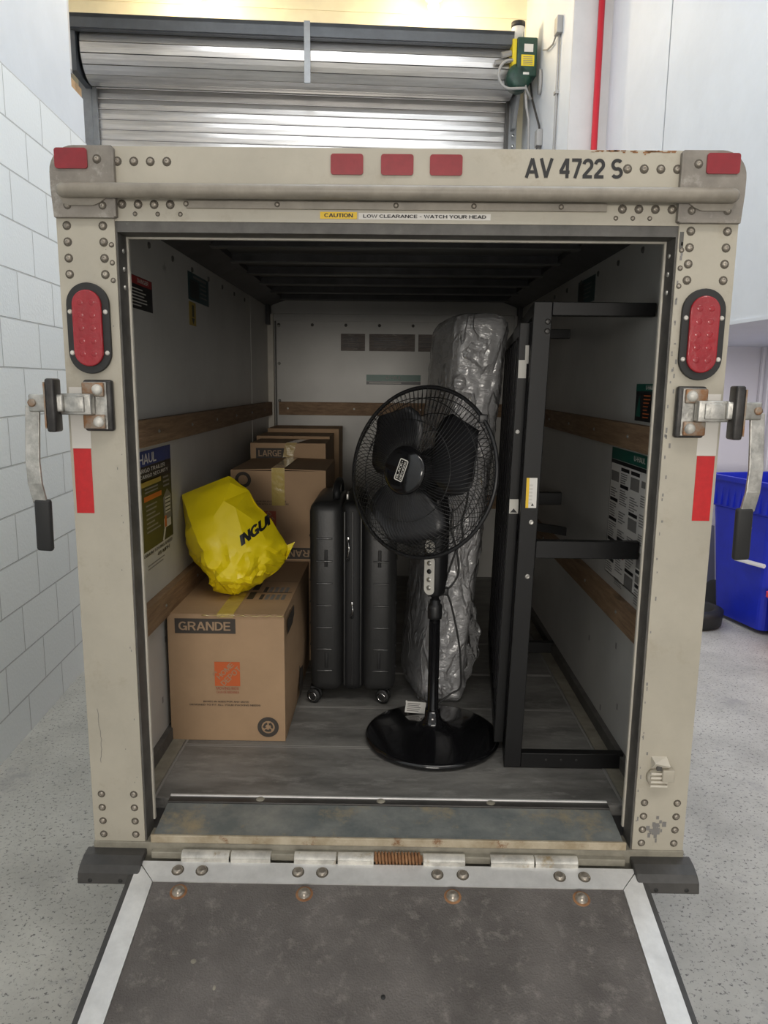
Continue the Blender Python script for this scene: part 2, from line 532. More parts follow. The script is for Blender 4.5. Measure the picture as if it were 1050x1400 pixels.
def world_loc(o):
    v = Vector((0, 0, 0))
    while o is not None:
        v += o.location
        o = o.parent
    return v


TXT = {}


def sarc(cx, cy, rx, ry, a0, a1, n=10):
    return [(cx + rx * math.cos(math.radians(a0 + (a1 - a0) * k / n)), cy + ry * math.sin(math.radians(a0 + (a1 - a0) * k / n))) for k in range(n + 1)]


def glyph(c):
    """centre lines of a bold sans capital, 1 high; returns (width, strokes)"""
    t, b, l = 0.92, 0.08, 0.08
    if c == 'A': return 0.74, [[(0.07, 0), (0.37, 0.99)], [(0.67, 0), (0.37, 0.99)], [(0.16, 0.30), (0.58, 0.30)]]
    if c == 'B': return 0.66, [[(l, 0), (l, 1)], [(l, t)] + sarc(0.33, 0.71, 0.22, 0.21, 90, -90) + [(l, 0.5)], [(l, 0.5)] + sarc(0.36, 0.29, 0.22, 0.21, 90, -90) + [(l, b)]]
    if c == 'C': return 0.70, [sarc(0.37, 0.5, 0.29, 0.42, 40, 320, 20)]
    if c == 'D': return 0.68, [[(l, 0), (l, 1)], [(l, t), (0.26, t)] + sarc(0.27, 0.5, 0.33, 0.42, 90, -90, 14) + [(0.26, b), (l, b)]]
    if c == 'E': return 0.60, [[(l, 0), (l, 1)], [(l, t), (0.57, t)], [(l, 0.5), (0.53, 0.5)], [(l, b), (0.58, b)]]
    if c == 'F': return 0.58, [[(l, 0), (l, 1)], [(l, t), (0.56, t)], [(l, 0.5), (0.50, 0.5)]]
    if c == 'G': return 0.74, [sarc(0.38, 0.5, 0.30, 0.42, 45, 330, 20) + [(0.64, 0.42)], [(0.40, 0.44), (0.70, 0.44)], [(0.65, 0.0), (0.65, 0.46)]]
    if c == 'H': return 0.70, [[(l, 0), (l, 1)], [(0.62, 0), (0.62, 1)], [(l, 0.5), (0.62, 0.5)]]
    if c == 'I': return 0.18, [[(0.09, 0), (0.09, 1)]]
    if c == 'J': return 0.54, [[(0.46, 1), (0.46, 0.28)] + sarc(0.27, 0.28, 0.19, 0.20, 0, -180)]
    if c == 'K': return 0.68, [[(l, 0), (l, 1)], [(0.62, 1), (0.12, 0.42)], [(0.25, 0.55), (0.64, 0)]]
    if c == 'L': return 0.56, [[(l, 0), (l, 1)], [(l, b), (0.54, b)]]
    if c == 'M': return 0.82, [[(l, 0), (l, 1)], [(0.74, 0), (0.74, 1)], [(0.10, 1), (0.41, 0.06), (0.72, 1)]]
    if c == 'N': return 0.70, [[(l, 0), (l, 1)], [(0.62, 0), (0.62, 1)], [(0.10, 1), (0.60, 0)]]
    if c == 'O': return 0.76, [sarc(0.38, 0.5, 0.30, 0.42, 0, 360, 24)]
    if c == 'P': return 0.64, [[(l, 0), (l, 1)], [(l, t), (0.32, t)] + sarc(0.33, 0.68, 0.23, 0.24, 90, -90) + [(l, 0.44)]]
    if c == 'Q': return 0.76, [sarc(0.38, 0.5, 0.30, 0.42, 0, 360, 24), [(0.42, 0.26), (0.68, 0.0)]]
    if c == 'R': return 0.68, [[(l, 0), (l, 1)], [(l, t), (0.34, t)] + sarc(0.35, 0.70, 0.23, 0.22, 90, -90) + [(l, 0.48)], [(0.38, 0.46), (0.60, 0)]]
    if c == 'S': return 0.64, [sarc(0.32, 0.70, 0.235, 0.22, 35, 262, 14) + sarc(0.32, 0.29, 0.245, 0.215, 80, -148, 14)]
    if c == 'T': return 0.62, [[(0.31, 0), (0.31, 1)], [(0.02, t), (0.60, t)]]
    if c == 'U': return 0.70, [[(l, 1), (l, 0.35)] + sarc(0.35, 0.35, 0.27, 0.27, 180, 360, 14) + [(0.62, 1)]]
    if c == 'V': return 0.70, [[(0.06, 1), (0.35, 0.02)], [(0.64, 1), (0.35, 0.02)]]
    if c == 'W': return 0.96, [[(0.05, 1), (0.26, 0.02), (0.48, 0.95), (0.70, 0.02), (0.91, 1)]]
    if c == 'X': return 0.68, [[(0.06, 1), (0.62, 0)], [(0.62, 1), (0.06, 0)]]
    if c == 'Y': return 0.68, [[(0.05, 1), (0.34, 0.45)], [(0.63, 1), (0.34, 0.45)], [(0.34, 0), (0.34, 0.5)]]
    if c == 'Z': return 0.62, [[(0.05, t), (0.57, t)], [(0.54, t), (0.08, b)], [(0.04, b), (0.58, b)]]
    if c == '2': return 0.58, [sarc(0.29, 0.68, 0.215, 0.24, 170, -30, 12) + [(0.10, 0.12)], [(0.03, b), (0.54, b)]]
    if c == '4': return 0.60, [[(0.44, 0), (0.44, 1)], [(0.40, 0.97), (0.08, 0.32)], [(0.03, 0.30), (0.57, 0.30)]]
    if c == '5': return 0.58, [[(0.52, t), (0.13, t), (0.10, 0.5)], sarc(0.28, 0.32, 0.215, 0.24, 140, -140, 14)]
    if c == '7': return 0.56, [[(0.03, t), (0.55, t)], [(0.49, 0.90), (0.22, 0.0)]]
    if c == '-': return 0.40, [[(0.05, 0.40), (0.35, 0.40)]]
    if c == '+': return 0.50, [[(0.05, 0.45), (0.45, 0.45)], [(0.25, 0.25), (0.25, 0.65)]]
    return 0.30, []


def text_mesh(s, bold):
    k = (s, bold)
    if k in TXT:
        return TXT[k]
    hw = 0.060 + bold * 0.55
    vs, fs = [], []
    x = 0.0
    lay = 0
    for c in s:
        w, strokes = glyph(c)
        for st in strokes:
            lay += 1
            pts = [Vector((x + p[0], p[1], 0)) for p in st]
            n = len(pts)
            base = len(vs)
            for i, p in enumerate(pts):
                a = (pts[i] - pts[i - 1]).normalized() if i > 0 else (pts[1] - pts[0]).normalized()
                b_ = (pts[i + 1] - pts[i]).normalized() if i < n - 1 else a
                m = a + b_
                m = m.normalized() if m.length > 1e-4 else a
                nr = Vector((-m.y, m.x, 0))
                sc = hw / max(0.45, nr.dot(Vector((-a.y, a.x, 0))))
                z = 0.0
                vs.append((p.x + nr.x * sc, p.y + nr.y * sc, lay)); vs.append((p.x - nr.x * sc, p.y - nr.y * sc, lay))
            for i in range(n - 1):
                fs.append((base + 2 * i + 1, base + 2 * i + 3, base + 2 * i + 2, base + 2 * i))
        x += w + (0.045 if c != ' ' else 0.0)
    xs = [v[0] for v in vs]; ys = [v[1] for v in vs]
    TXT[k] = ((min(xs), min(ys), max(xs), max(ys)), vs, fs)
    return TXT[k]


def thing(name, label, cat, loc=(0, 0, 0), group=None):
    o = bpy.data.objects.new(name, None)
    o.empty_display_size = 0.1
    COL.objects.link(o)
    o.location = loc
    o['label'] = label
    o['category'] = cat
    if group:
        o['group'] = group
    return o


def tag(o, label, cat, group=None):
    o['label'] = label
    o['category'] = cat
    if group:
        o['group'] = group
    return o


def struct(o):
    o['kind'] = 'structure'
    return o


def stadium(w, h, seg=14):
    r = w / 2
    pts = []
    for i in range(seg + 1):
        a = PI * i / seg
        pts.append((r * math.cos(a), h / 2 - r + r * math.sin(a)))
    for i in range(seg + 1):
        a = PI + PI * i / seg
        pts.append((r * math.cos(a), -h / 2 + r + r * math.sin(a)))
    return pts


def rrect(w, h, r, seg=5):
    pts = []
    for cx, cy, a0 in ((w / 2 - r, h / 2 - r, 0), (-w / 2 + r, h / 2 - r, PI / 2), (-w / 2 + r, -h / 2 + r, PI), (w / 2 - r, -h / 2 + r, 3 * PI / 2)):
        for i in range(seg + 1):
            a = a0 + PI / 2 * i / seg
            pts.append((cx + r * math.cos(a), cy + r * math.sin(a)))
    return pts


XV, YV, ZV = Vector((1, 0, 0)), Vector((0, 1, 0)), Vector((0, 0, 1))
FR = Vector((0, -1, 0))          # towards the photographer

# =================================================================== THE GARAGE
GX, GY = g(1, 0), g(0, 1)


def gbox(mb, a, b, m=None):
    x0, x1 = sorted((a[0], b[0])); y0, y1 = sorted((a[1], b[1])); z0, z1 = sorted((a[2], b[2]))
    vs = [g(x, y, z) for z in (z0, z1) for x, y in ((x0, y0), (x1, y0), (x1, y1), (x0, y1))]
    mb.hexa(vs, m)


def gobj(mb, name):
    """structure mesh kept in the garage's own turned axes so that its textures run along the walls"""
    o = mb.build(name)
    o.rotation_euler = (0, 0, GA)
    return struct(o)


b = MB(M_conc); b.box((-4, -5.5, -0.12), (6, 6.2, 0.0)); gobj(b, 'floor')

b = MB(M_block)
b.box((-1.75, -5.5, 0), (-1.525, 2.80, 2.885), M_block)
b.box((-1.75, -5.5, 2.885), (-1.525, 2.60, 5.0), M_white)
b.box((-1.75, 2.60, 2.885), (-1.525, 2.78, 3.11), M_white)
gobj(b, 'wall_left')

b = MB(M_white)
b.box((-2.75, 2.80, 0), (-2.55, 5.65, 5.0)); b.box((-2.55, 2.60, 0), (-1.75, 2.80, 5.0))
gobj(b, 'wall_recess')

b = MB(M_wallcream)
b.box((-2.55, 5.48, 4.2), (1.58, 5.65, 5.0))
b.box((-2.55, 5.48, 0), (-2.36, 5.65, 4.2)); b.box((1.50, 5.48, 0), (1.58, 5.65, 4.2))
for zz in (4.62, 4.83):
    b.box((-2.55, 5.472, zz), (1.58, 5.482, zz + 0.006), M_wallcream)
gobj(b, 'wall_rear')

b = MB(M_white)
b.box((1.58, 4.05, 0), (1.95, 5.65, 5.0), M_white)
gobj(b, 'wall_side')

b = MB(M_pilaster)
b.box((1.581, 4.035, 0), (1.90, 4.05, 5.0))
gobj(b, 'trim_1')

b = MB(M_white)
b.box((1.87, 3.02, 1.90), (2.05, 4.05, 5.0)); b.box((1.868, -5.5, 1.90), (2.05, 3.00, 5.0))
b.box((1.875, 3.0, 1.90), (2.05, 3.02, 5.0), M_jamb)
b.box((2.05, -3.0, 1.90), (3.3, 4.05, 2.05), M_white)
b.box((1.862, -3.0, 1.895), (1.90, 4.0, 1.912), M_white)
gobj(b, 'wall_right')

b = MB(M_linerwhite)
x0 = 3.22
vs, fs = [], []
n = 0
y = -3.0
prof = []
while y < 4.0:
    for dy, dx in ((0, 0), (0.02, 0), (0.03, -0.02), (0.06, -0.02), (0.07, 0)):
        prof.append((x0 + dx, y + dy))
    y += 0.09
for px, py in prof:
    vs += [Vector((px, py, 0)), Vector((px, py, 1.90))]
for i in range(len(prof) - 1):
    fs.append((2 * i, 2 * i + 1, 2 * i + 3, 2 * i + 2))
b.faces(vs, fs)
b.box((3.24, -3.0, 0), (3.32, 4.06, 1.90)); b.box((1.95, 4.0, 0), (3.3, 4.10, 1.90))
gobj(b, 'wall_alcove')

b = MB(M_white); b.box((-2.75, -5.5, 5.0), (2.05, 5.65, 5.12)); gobj(b, 'ceiling')

# wooden blocking in the notch of the left wall
b = MB(M_pilaster); b.box((-1.70, 2.602, 3.20), (-1.528, 2.63, 3.60)); b.box((-1.66, 2.61, 3.112), (-1.53, 2.775, 3.16), M_oldwood)
gobj(b, 'trim_2')
b = MB(M_guide); b.box((-1.60, 2.64, 3.20), (-1.545, 2.69, 5.0)); gobj(b, 'trim_3')

# ---- rolling door
b = MB(M_galv)
z = 0.0
cur_v = 5.44
U0, U1 = -2.27, 1.43
while z < 4.2:
    h = 0.084
    pr = [(0, 0.003), (-0.004, 0.006), (-0.0065, 0.042), (-0.004, 0.077), (0.0, 0.080)]
    vs = []
    for dv, dz in pr:
        vs += [Vector((U0, cur_v + dv, z + dz)), Vector((U1, cur_v + dv, z + dz))]
    b.faces(vs, [(2 * i, 2 * i + 1, 2 * i + 3, 2 * i + 2) for i in range(4)], M_galv, False)
    b.faces([Vector((U0, cur_v + 0.004, z + 0.076)), Vector((U1, cur_v + 0.004, z + 0.076)), Vector((U1, cur_v + 0.004, z + h + 0.002)), Vector((U0, cur_v + 0.004, z + h + 0.002))], [(0, 1, 2, 3)], M_slatdk)
    z += h
d1 = gobj(b, 'door_1')

# the coil: slats wrapped round the barrel
b = MB(M_galv)
CV, CZ, CR = 5.22, 4.29, 0.225
NS = 17
for i in range(NS):
    a0 = 2 * PI * i / NS + 0.1
    a1 = 2 * PI * (i + 1) / NS + 0.1
    am = (a0 + a1) / 2
    def pt(a, r, u): return Vector((u, CV + r * math.cos(a), CZ + r * math.sin(a)))
    da = (a1 - a0)
    seq = [(a0 + da * 0.02, CR - 0.008), (a0 + da * 0.05, CR), (am, CR - 0.001), (a1 - da * 0.05, CR), (a1 - da * 0.02, CR - 0.008)]
    vs = []
    for a, r in seq:
        vs += [pt(a, r, -2.22), pt(a, r, 1.40)]
    b.faces(vs, [(2 * k, 2 * k + 1, 2 * k + 3, 2 * k + 2) for k in range(4)], M_galv, False)
    b.faces([pt(a0 - da * 0.05, CR - 0.012, -2.22), pt(a0 - da * 0.05, CR - 0.012, 1.40), pt(a0 + da * 0.05, CR - 0.012, 1.40), pt(a0 + da * 0.05, CR - 0.012, -2.22)], [(0, 1, 2, 3)], M_slatdk)
for u in (-2.22, 1.40):
    b.lathe([(0, 0), (CR - 0.005, 0), (CR - 0.005, 0.012), (0, 0.012)], Vector((u - 0.006, CV, CZ)), (1, 0, 0), M_hood, 24, False)
o = gobj(b, 'door_coil'); o.parent = d1; o.rotation_euler = (0, 0, 0)
# hood sheet, brackets, strap, guides
b = MB(M_hood)
b.hexa([(-2.28, 4.93, 4.46), (1.43, 4.93, 4.46), (1.43, 5.47, 4.60), (-2.28, 5.47, 4.60), (-2.28, 4.93, 4.49), (1.43, 4.93, 4.49), (1.43, 5.47, 4.63), (-2.28, 5.47, 4.63)])
b.box((-2.28, 4.93, 4.385), (1.43, 4.945, 4.49))
b.box((-2.28, 4.945, 4.38), (1.43, 5.0, 4.39))
o = gobj(b, 'door_hood'); o.parent = d1; o.rotation_euler = (0, 0, 0)
b = MB(M_guide)
b.box((-0.395, 4.925, 4.03), (-0.345, 4.94, 4.50))
b.box((-2.30, 4.98, 4.08), (-2.25, 5.46, 4.47), M_hood)
b.box((-2.36, 5.36, 0), (-2.26, 5.47, 4.25), M_guide); b.box((-2.27, 5.37, 0), (-2.22, 5.41, 4.1), M_guide)
b.box((1.42, 5.36, 0), (1.50, 5.47, 4.25), M_guide); b.box((1.40, 5.35, 0), (1.425, 5.41, 4.1), M_slatdk)
b.hexa([(1.44, 5.28, 3.85), (1.47, 5.28, 3.85), (1.47, 5.46, 3.85), (1.44, 5.46, 3.85), (1.44, 5.05, 4.2), (1.47, 5.05, 4.2), (1.47, 5.46, 4.2), (1.44, 5.46, 4.2)], M_guide)
for k in range(3):
    b.lathe([(0, 0), (0.014, 0), (0.014, 0.02), (0, 0.02)], Vector((1.46, 5.33, 3.62 + 0.09 * k)), (0, -1, 0), M_chrome, 8)
o = gobj(b, 'door_frame'); o.parent = d1; o.rotation_euler = (0, 0, 0)


def gpart(mb, name, parent):
    """mesh drawn in garage axes, child of a thing that is itself turned by GA at its base"""
    o = mb.build(name, parent)
    return o


def gthing(name, label, cat, u, v, z=0, group=None):
    t = thing(name, label, cat, (u, v, z), group)        # garage axes first; turned into place at the end
    GTHINGS.append(t)
    return t


GTHINGS = []

# ---- hoist operator beside the coil
t = gthing('door_operator', 'dark green and yellow motor operator beside the rolled-up steel door', 'door motor', 1.42, 5.0, 4.1)
b = MB(M_opgreen)
b.box((1.37, 4.88, 4.13), (1.54, 5.06, 4.43), bev=0.012)
b.lathe([(0, 0), (0.105, 0), (0.105, 0.10), (0.07, 0.12), (0, 0.12)], Vector((1.40, 5.0, 4.13)), (0, -1, 0), M_opgreen, 24)
gpart(b, 'gear_housing', t)
b = MB(M_opyel); b.box((1.335, 4.90, 4.16), (1.369, 5.05, 4.42)); gpart(b, 'side_plate', t)
b = MB(M_paper); b.quad((1.465, 4.879, 4.345), XV, ZV, 0.075, 0.06, M_paper, 0, 0.002); b.quad((1.46, 4.879, 4.25), XV, ZV, 0.11, 0.085, M_opyel, 0, 0.002)
for k in range(5):
    b.quad((1.46, 4.876, 4.22 + 0.014 * k), XV, ZV, 0.08, 0.005, M_greyprint)
b.quad((1.45, 4.879, 4.15), XV, ZV, 0.05, 0.018, M_paper, 0, 0.002)
gpart(b, 'warning_label', t)
b = MB(M_conduit); b.lathe([(0, 0), (0.055, 0), (0.055, 0.10), (0.045, 0.12), (0, 0.12)], Vector((1.39, 4.97, 4.43)), ZV, M_paper, 20)
b.lathe([(0, 0), (0.058, 0), (0.058, 0.04), (0, 0.05)], Vector((1.39, 4.97, 4.53)), ZV, M_black, 20)
gpart(b, 'motor', t)
b = MB(M_conduit); b.cyl((1.335, 4.95, 4.27), (1.20, 4.95, 4.25), 0.02, M_conduit); b.cyl((1.25, 4.93, 4.30), (1.33, 4.93, 4.32), 0.025, M_conduit)
gpart(b, 'shaft', t)
b = MB(M_conduit)
b.tube([(1.335 - 0.02 + 0.10 * math.cos(a), 4.86, 4.13 + 0.11 * math.sin(a)) for a in [1.4 + 0.28 * k for k in range(13)]] + [(1.45, 4.86, 4.03), (1.50, 4.88, 3.95)], 0.012, M_conduit, 8)
gpart(b, 'flexible_conduit', t)
b = MB(M_conduit)
b.tube([(1.45, 4.9, 4.1), (1.47, 4.9, 3.9), (1.50, 4.92, 3.8), (1.52, 4.93, 3.2), (1.51, 4.93, 2.2)], 0.012, M_conduit, 8)
b.tube([(1.51, 4.95, 4.1), (1.52, 4.9, 3.95), (1.56, 4.8, 3.72), (1.565, 4.78, 3.62)], 0.009, M_darkiron, 8)
gpart(b, 'cable', t)
b = MB(M_darkiron)
cp = [Vector((1.555, 4.76, 3.60)).lerp(Vector((1.46, 4.70, 3.28)), k / 16.0) for k in range(17)]
for k, p in enumerate(cp):
    dx = Vector((0.007, 0, 0)) if k % 2 else Vector((0, 0.007, 0))
    b.tube([p + dx * math.cos(a) + ZV * (0.013 * math.sin(a)) for a in [2 * PI * q / 8 for q in range(8)]], 0.0028, M_darkiron, 5, closed=True)
b.tube([(1.46, 4.70, 3.28), (1.45, 4.70, 2.6), (1.45, 4.70, 1.6)], 0.006, M_darkiron, 6)
gpart(b, 'hand_chain', t)
b = MB(M_darkiron)
b.lathe([(0, 0), (0.10, 0), (0.10, 0.02), (0, 0.02)], Vector((1.555, 4.86, 4.08)), (1, 0, 0), M_conduit, 20, sx=0.4)
gpart(b, 'chain_wheel', t)

t = gthing('junction_box', 'small grey junction box with conduit on the white side wall above the rolling door chain', 'junction box', 1.57, 4.42, 4.3)
b = MB(M_conduit); b.box((1.535, 4.30, 4.22), (1.5795, 4.38, 4.34), bev=0.004); gpart(b, 'box_body', t)
b = MB(M_conduit); b.tube([(1.565, 4.34, 4.22), (1.565, 4.34, 3.9), (1.565, 4.35, 2.2)], 0.010, M_conduit, 8)
b.box((1.55, 4.32, 3.80), (1.579, 4.37, 3.82))
gpart(b, 'conduit', t)
b = MB(M_conduit); b.tube([(1.56, 4.38, 4.26), (1.565, 4.5, 4.22), (1.56, 4.65, 4.24), (1.555, 4.75, 4.28)], 0.007, M_conduit, 6); gpart(b, 'wire', t)

t = gthing('wall_switch_box', 'small grey switch box hanging on cables beneath the door operator', 'switch box', 1.56, 4.78, 3.55)
b = MB(M_conduit); b.box((1.53, 4.74, 3.55), (1.5795, 4.82, 3.68), bev=0.006)
gpart(b, 'box_body', t)
b = MB(M_conduit); b.tube([(1.56, 4.78, 3.55), (1.562, 4.78, 3.2), (1.562, 4.78, 2.2)], 0.014, M_conduit, 8); gpart(b, 'conduit', t)

b = MB(M_pipered); b.cyl((1.765, 3.985, 0), (1.765, 3.985, 5.0), 0.023, M_pipered, 16)
for zz in (1.2, 2.9, 4.6):
    b.box((1.73, 3.985, zz), (1.80, 4.034, zz + 0.03), M_pipered)
rp = b.build('red_pipe'); tag(rp, 'thin red sprinkler pipe running up the grey pilaster', 'pipe'); rp.rotation_euler = (0, 0, GA)

# ---- two warm lamps over the rolling door
for i, (u, lab) in enumerate(((0.70, 'warm ceiling lamp close to the door operator, above the rolling door'), (-1.30, 'warm ceiling lamp above the far end of the rolling door, by the left wall'))):
    t = gthing('ceiling_lamp', lab, 'lamp', u, 5.2, 5.0, None)
    b = MB(M_white); b.lathe([(0, 0), (0.07, 0), (0.07, 0.03), (0.02, 0.04), (0.02, 0.18), (0, 0.18)], Vector((u, 5.2, 4.82)), ZV, M_white, 20); gpart(b, 'lamp_holder', t)
    b = MB(M_lamp); b.lathe([(0, -0.09), (0.03, -0.08), (0.048, -0.05), (0.04, -0.01), (0.02, 0)], Vector((u, 5.2, 4.82)), ZV, M_lamp, 20); gpart(b, 'bulb', t)
    d = bpy.data.lights.new('bulb_light', 'POINT'); d.energy = 26; d.color = (1.0, 0.80, 0.50); d.shadow_soft_size = 0.06
    lo = bpy.data.objects.new('bulb_light', d); COL.objects.link(lo); lo.location = g(u, 5.05, 4.66)

# ---- bins in the alcove (built at their own corner, plain world axes)


def bin_cart(x, y, yaw, label, name='recycling_cart', marks=True):
    t = thing(name, label, 'bin', (x, y, 0))
    R = Matrix.Translation((x, y, 0)) @ Matrix.Rotation(yaw, 4, 'Z')
    w0, d0, w1, d1, H = 0.50, 0.46, 0.62, 0.62, 1.0          # bottom, top, height
    b = MB(M_binblue)

    def ring(w, d, z, r=0.05):
        return [R @ Vector((p[0], p[1], z)) for p in rrect(w, d, r, 4)]
    lv = [(w0, d0, 0.03), (w0 + 0.012, d0 + 0.016, 0.10), (w1 - 0.03, d1 - 0.05, H - 0.22), (w1 - 0.0, d1 - 0.02, H - 0.21), (w1 + 0.0, d1, H - 0.03), (w1 + 0.04, d1 + 0.04, H - 0.03), (w1 + 0.04, d1 + 0.04, H), (w1 - 0.02, d1 - 0.02, H), (w1 - 0.03, d1 - 0.05, H - 0.25), (w0 - 0.02, d0 - 0.02, 0.08)]
    vs, fs = [], []
    for w, d, z in lv:
        vs += ring(w, d, z)
    n = len(vs) // len(lv)
    for i in range(len(lv) - 1):
        for k in range(n):
            fs.append((i * n + k, i * n + (k + 1) % n, (i + 1) * n + (k + 1) % n, (i + 1) * n + k))
    fs.append(tuple(range(n))[::-1]); fs.append(tuple(range((len(lv) - 1) * n, len(lv) * n)))
    b.faces(vs, fs)
    # ribs under the rim, on the two faces towards the room
    for k in range(9):
        xx = -0.24 + 0.06 * k
        b.hexa([R @ Vector(p) for p in ((xx - 0.012, -d1 / 2 + 0.03, H - 0.20), (xx + 0.012, -d1 / 2 + 0.03, H - 0.20), (xx + 0.012, -d1 / 2 - 0.012, H - 0.20), (xx - 0.012, -d1 / 2 - 0.012, H - 0.20),
                                        (xx - 0.012, -d1 / 2 + 0.03, H - 0.06), (xx + 0.012, -d1 / 2 + 0.03, H - 0.06), (xx + 0.012, -d1 / 2 + 0.002, H - 0.06), (xx - 0.012, -d1 / 2 + 0.002, H - 0.06))])
    for k in range(9):
        yy = -0.24 + 0.06 * k
        b.hexa([R @ Vector(p) for p in ((-w1 / 2 + 0.03, yy - 0.012, H - 0.20), (-w1 / 2 + 0.03, yy + 0.012, H - 0.20), (-w1 / 2 - 0.012, yy + 0.012, H - 0.20), (-w1 / 2 - 0.012, yy - 0.012, H - 0.20),
                                        (-w1 / 2 + 0.03, yy - 0.012, H - 0.06), (-w1 / 2 + 0.03, yy + 0.012, H - 0.06), (-w1 / 2 + 0.002, yy + 0.012, H - 0.06), (-w1 / 2 + 0.002, yy - 0.012, H - 0.06))])
    b.build('bin_body', t)
    b = MB(M_paper)
    b.cyl(R @ Vector((-w1 / 2 + 0.02, -0.25, 0.47)), R @ Vector((-w1 / 2 - 0.01, -0.02, 0.47)), 0.014, M_paper, 10)
    b.build('catch_bar', t)
    if marks:
        for k, (dy, dz, ww, hh) in enumerate(((-0.06, 0.03, 0.10, 0.035), (-0.05, -0.02, 0.07, 0.03))):
            b = MB(M_paper)
            for q in range(4):
                c = R @ Vector((-w1 / 2 + 0.032, dy - ww / 2 + ww * q / 4, 0.66 + dz))
                b.quad(c, R.to_3x3() @ Vector((0, -1, 0)), Vector((0.05, 0, 1)), ww * 0.2, hh * (0.35 + 0.12 * (q % 2)), M_paper, 0.02)
            b.build('stamped_mark', t)
    for s in (-1, 1):
        b = MB(M_black)
        b.lathe([(0, -0.025), (0.10, -0.025), (0.115, -0.01), (0.115, 0.01), (0.10, 0.025), (0, 0.025)], R @ Vector((s * 0.20, d0 / 2 + 0.06, 0.116)), R.to_3x3() @ XV, M_black, 24)
        b.build('wheel', t)
    return t


bin_cart(2.585, 3.15, math.radians(14), 'tall blue recycling cart without a lid, standing on the concrete nearest the trailer')
t = thing('red_tote', 'bright red plastic tote in front of the blue recycling cart', 'tote', (2.655, 2.56, 0))
b = MB(M_binred)
R0 = Matrix.Translation((2.655, 2.56, 0)) @ Matrix.Rotation(math.radians(4), 4, 'Z')
lv = [(0.44, 0.34, 0.0), (0.56, 0.42, 0.30), (0.60, 0.46, 0.30), (0.60, 0.46, 0.33), (0.54, 0.40, 0.33), (0.43, 0.33, 0.02)]
vs, fs = [], []
for w, d, z in lv:
    vs += [R0 @ Vector((p[0], p[1], z)) for p in rrect(w, d, 0.04, 4)]
n = len(vs) // len(lv)
for i in range(len(lv) - 1):
    for k in range(n):
        fs.append((i * n + k, i * n + (k + 1) % n, (i + 1) * n + (k + 1) % n, (i + 1) * n + k))
fs.append(tuple(range(n))[::-1]); fs.append(tuple(range((len(lv) - 1) * n, len(lv) * n)))
b.faces(vs, fs); b.build('tote_body', t)

b = MB(M_black)
b.lathe([(0.0, 0.0), (0.165, 0.0), (0.192, 0.015), (0.196, 0.075), (0.20, 0.085), (0.20, 0.11), (0.165, 0.125), (0.14, 0.12), (0.13, 0.02), (0, 0.02)], Vector((2.05, 3.12, 0)), ZV, M_black, 40)
o = b.build('rubber_tub'); tag(o, 'low black rubber tub on the floor beside the blue recycling cart', 'tub')
b = MB(M_greyboard)
b.hexa([(1.95, 3.66, 0.0), (2.45, 3.66, 0.0), (2.45, 3.685, 0.0), (1.95, 3.685, 0.0), (1.95, 3.78, 0.55), (2.45, 3.78, 0.55), (2.45, 3.805, 0.55), (1.95, 3.805, 0.55)])
o = b.build('grey_board'); tag(o, 'grey board leaning behind the black rubber tub', 'board')

for t in GTHINGS:
    t.location = g(t.location.x, t.location.y, t.location.z)
    t.rotation_euler = (0, 0, GA)

# =================================================================== THE TRAILER
TR = thing('cargo_trailer', 'cream enclosed cargo trailer with its rear ramp lowered, loaded with boxes', 'trailer', (0, 0, 0))


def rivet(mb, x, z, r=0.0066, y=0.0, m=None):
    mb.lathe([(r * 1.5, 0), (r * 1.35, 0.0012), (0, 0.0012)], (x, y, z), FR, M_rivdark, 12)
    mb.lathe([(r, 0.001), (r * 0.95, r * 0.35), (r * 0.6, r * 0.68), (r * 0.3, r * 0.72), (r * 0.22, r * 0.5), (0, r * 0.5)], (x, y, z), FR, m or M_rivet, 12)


# --- shell
for s, nm in ((-1, 'side_wall'), (1, 'side_wall')):
    b = MB(M_liner)
    b.box((s * 0.712, 0.06, 0.42), (s * 0.745, 2.60, 2.06), M_cream)
    b.box((s * 0.708, 0.06, 0.44), (s * 0.7125, 2.56, 2.05), M_liner)
    # vertical liner seam and rivets near the ceiling
    b.box((s * 0.7065, 2.02, 0.45), (s * 0.709, 2.06, 2.0), M_liner)
    for k in range(7):
        b.lathe([(0.010, 0), (0.008, 0.004), (0, 0.005)], (s * 0.708, 0.50 + 0.23 * k, 1.965), (-s, 0, 0), M_jamb, 10)
    for yy, zz in ((0.45, 0.60), (0.62, 0.52), (0.8, 0.70), (0.5, 0.78)):
        b.quad((s * 0.708, yy, zz), (0, -s, 0), ZV, 0.012, 0.02, M_greyprint, 0.0006)
    b.build(nm, TR)
b = MB(M_liner)
b.box((-0.745, 2.56, 0.42), (0.745, 2.60, 2.06), M_liner)
b.box((-0.68, 2.535, 1.965), (0.68, 2.56, 2.035), M_liner)
b.box((-0.68, 2.545, 1.925), (0.68, 2.56, 1.952), M_liner)
b.box((-0.708, 2.52, 0.45), (-0.676, 2.56, 1.96), M_edge); b.box((-0.672, 2.552, 0.45), (-0.664, 2.56, 1.93), M_jamb)
b.box((0.676, 2.52, 0.45), (0.708, 2.56, 1.96), M_liner)
for k in range(6):
    b.lathe([(0.009, 0), (0.007, 0.005), (0, 0.006)], (-0.65, 2.56, 1.90 - 0.21 * k), FR, M_steel, 10)
for k in range(7):
    b.lathe([(0.009, 0), (0.007, 0.005), (0, 0.006)], (-0.65 + 0.19 * k, 2.56, 1.905), FR, M_jamb, 10)
b.build('front_wall', TR)
b = MB(M_roofskin)
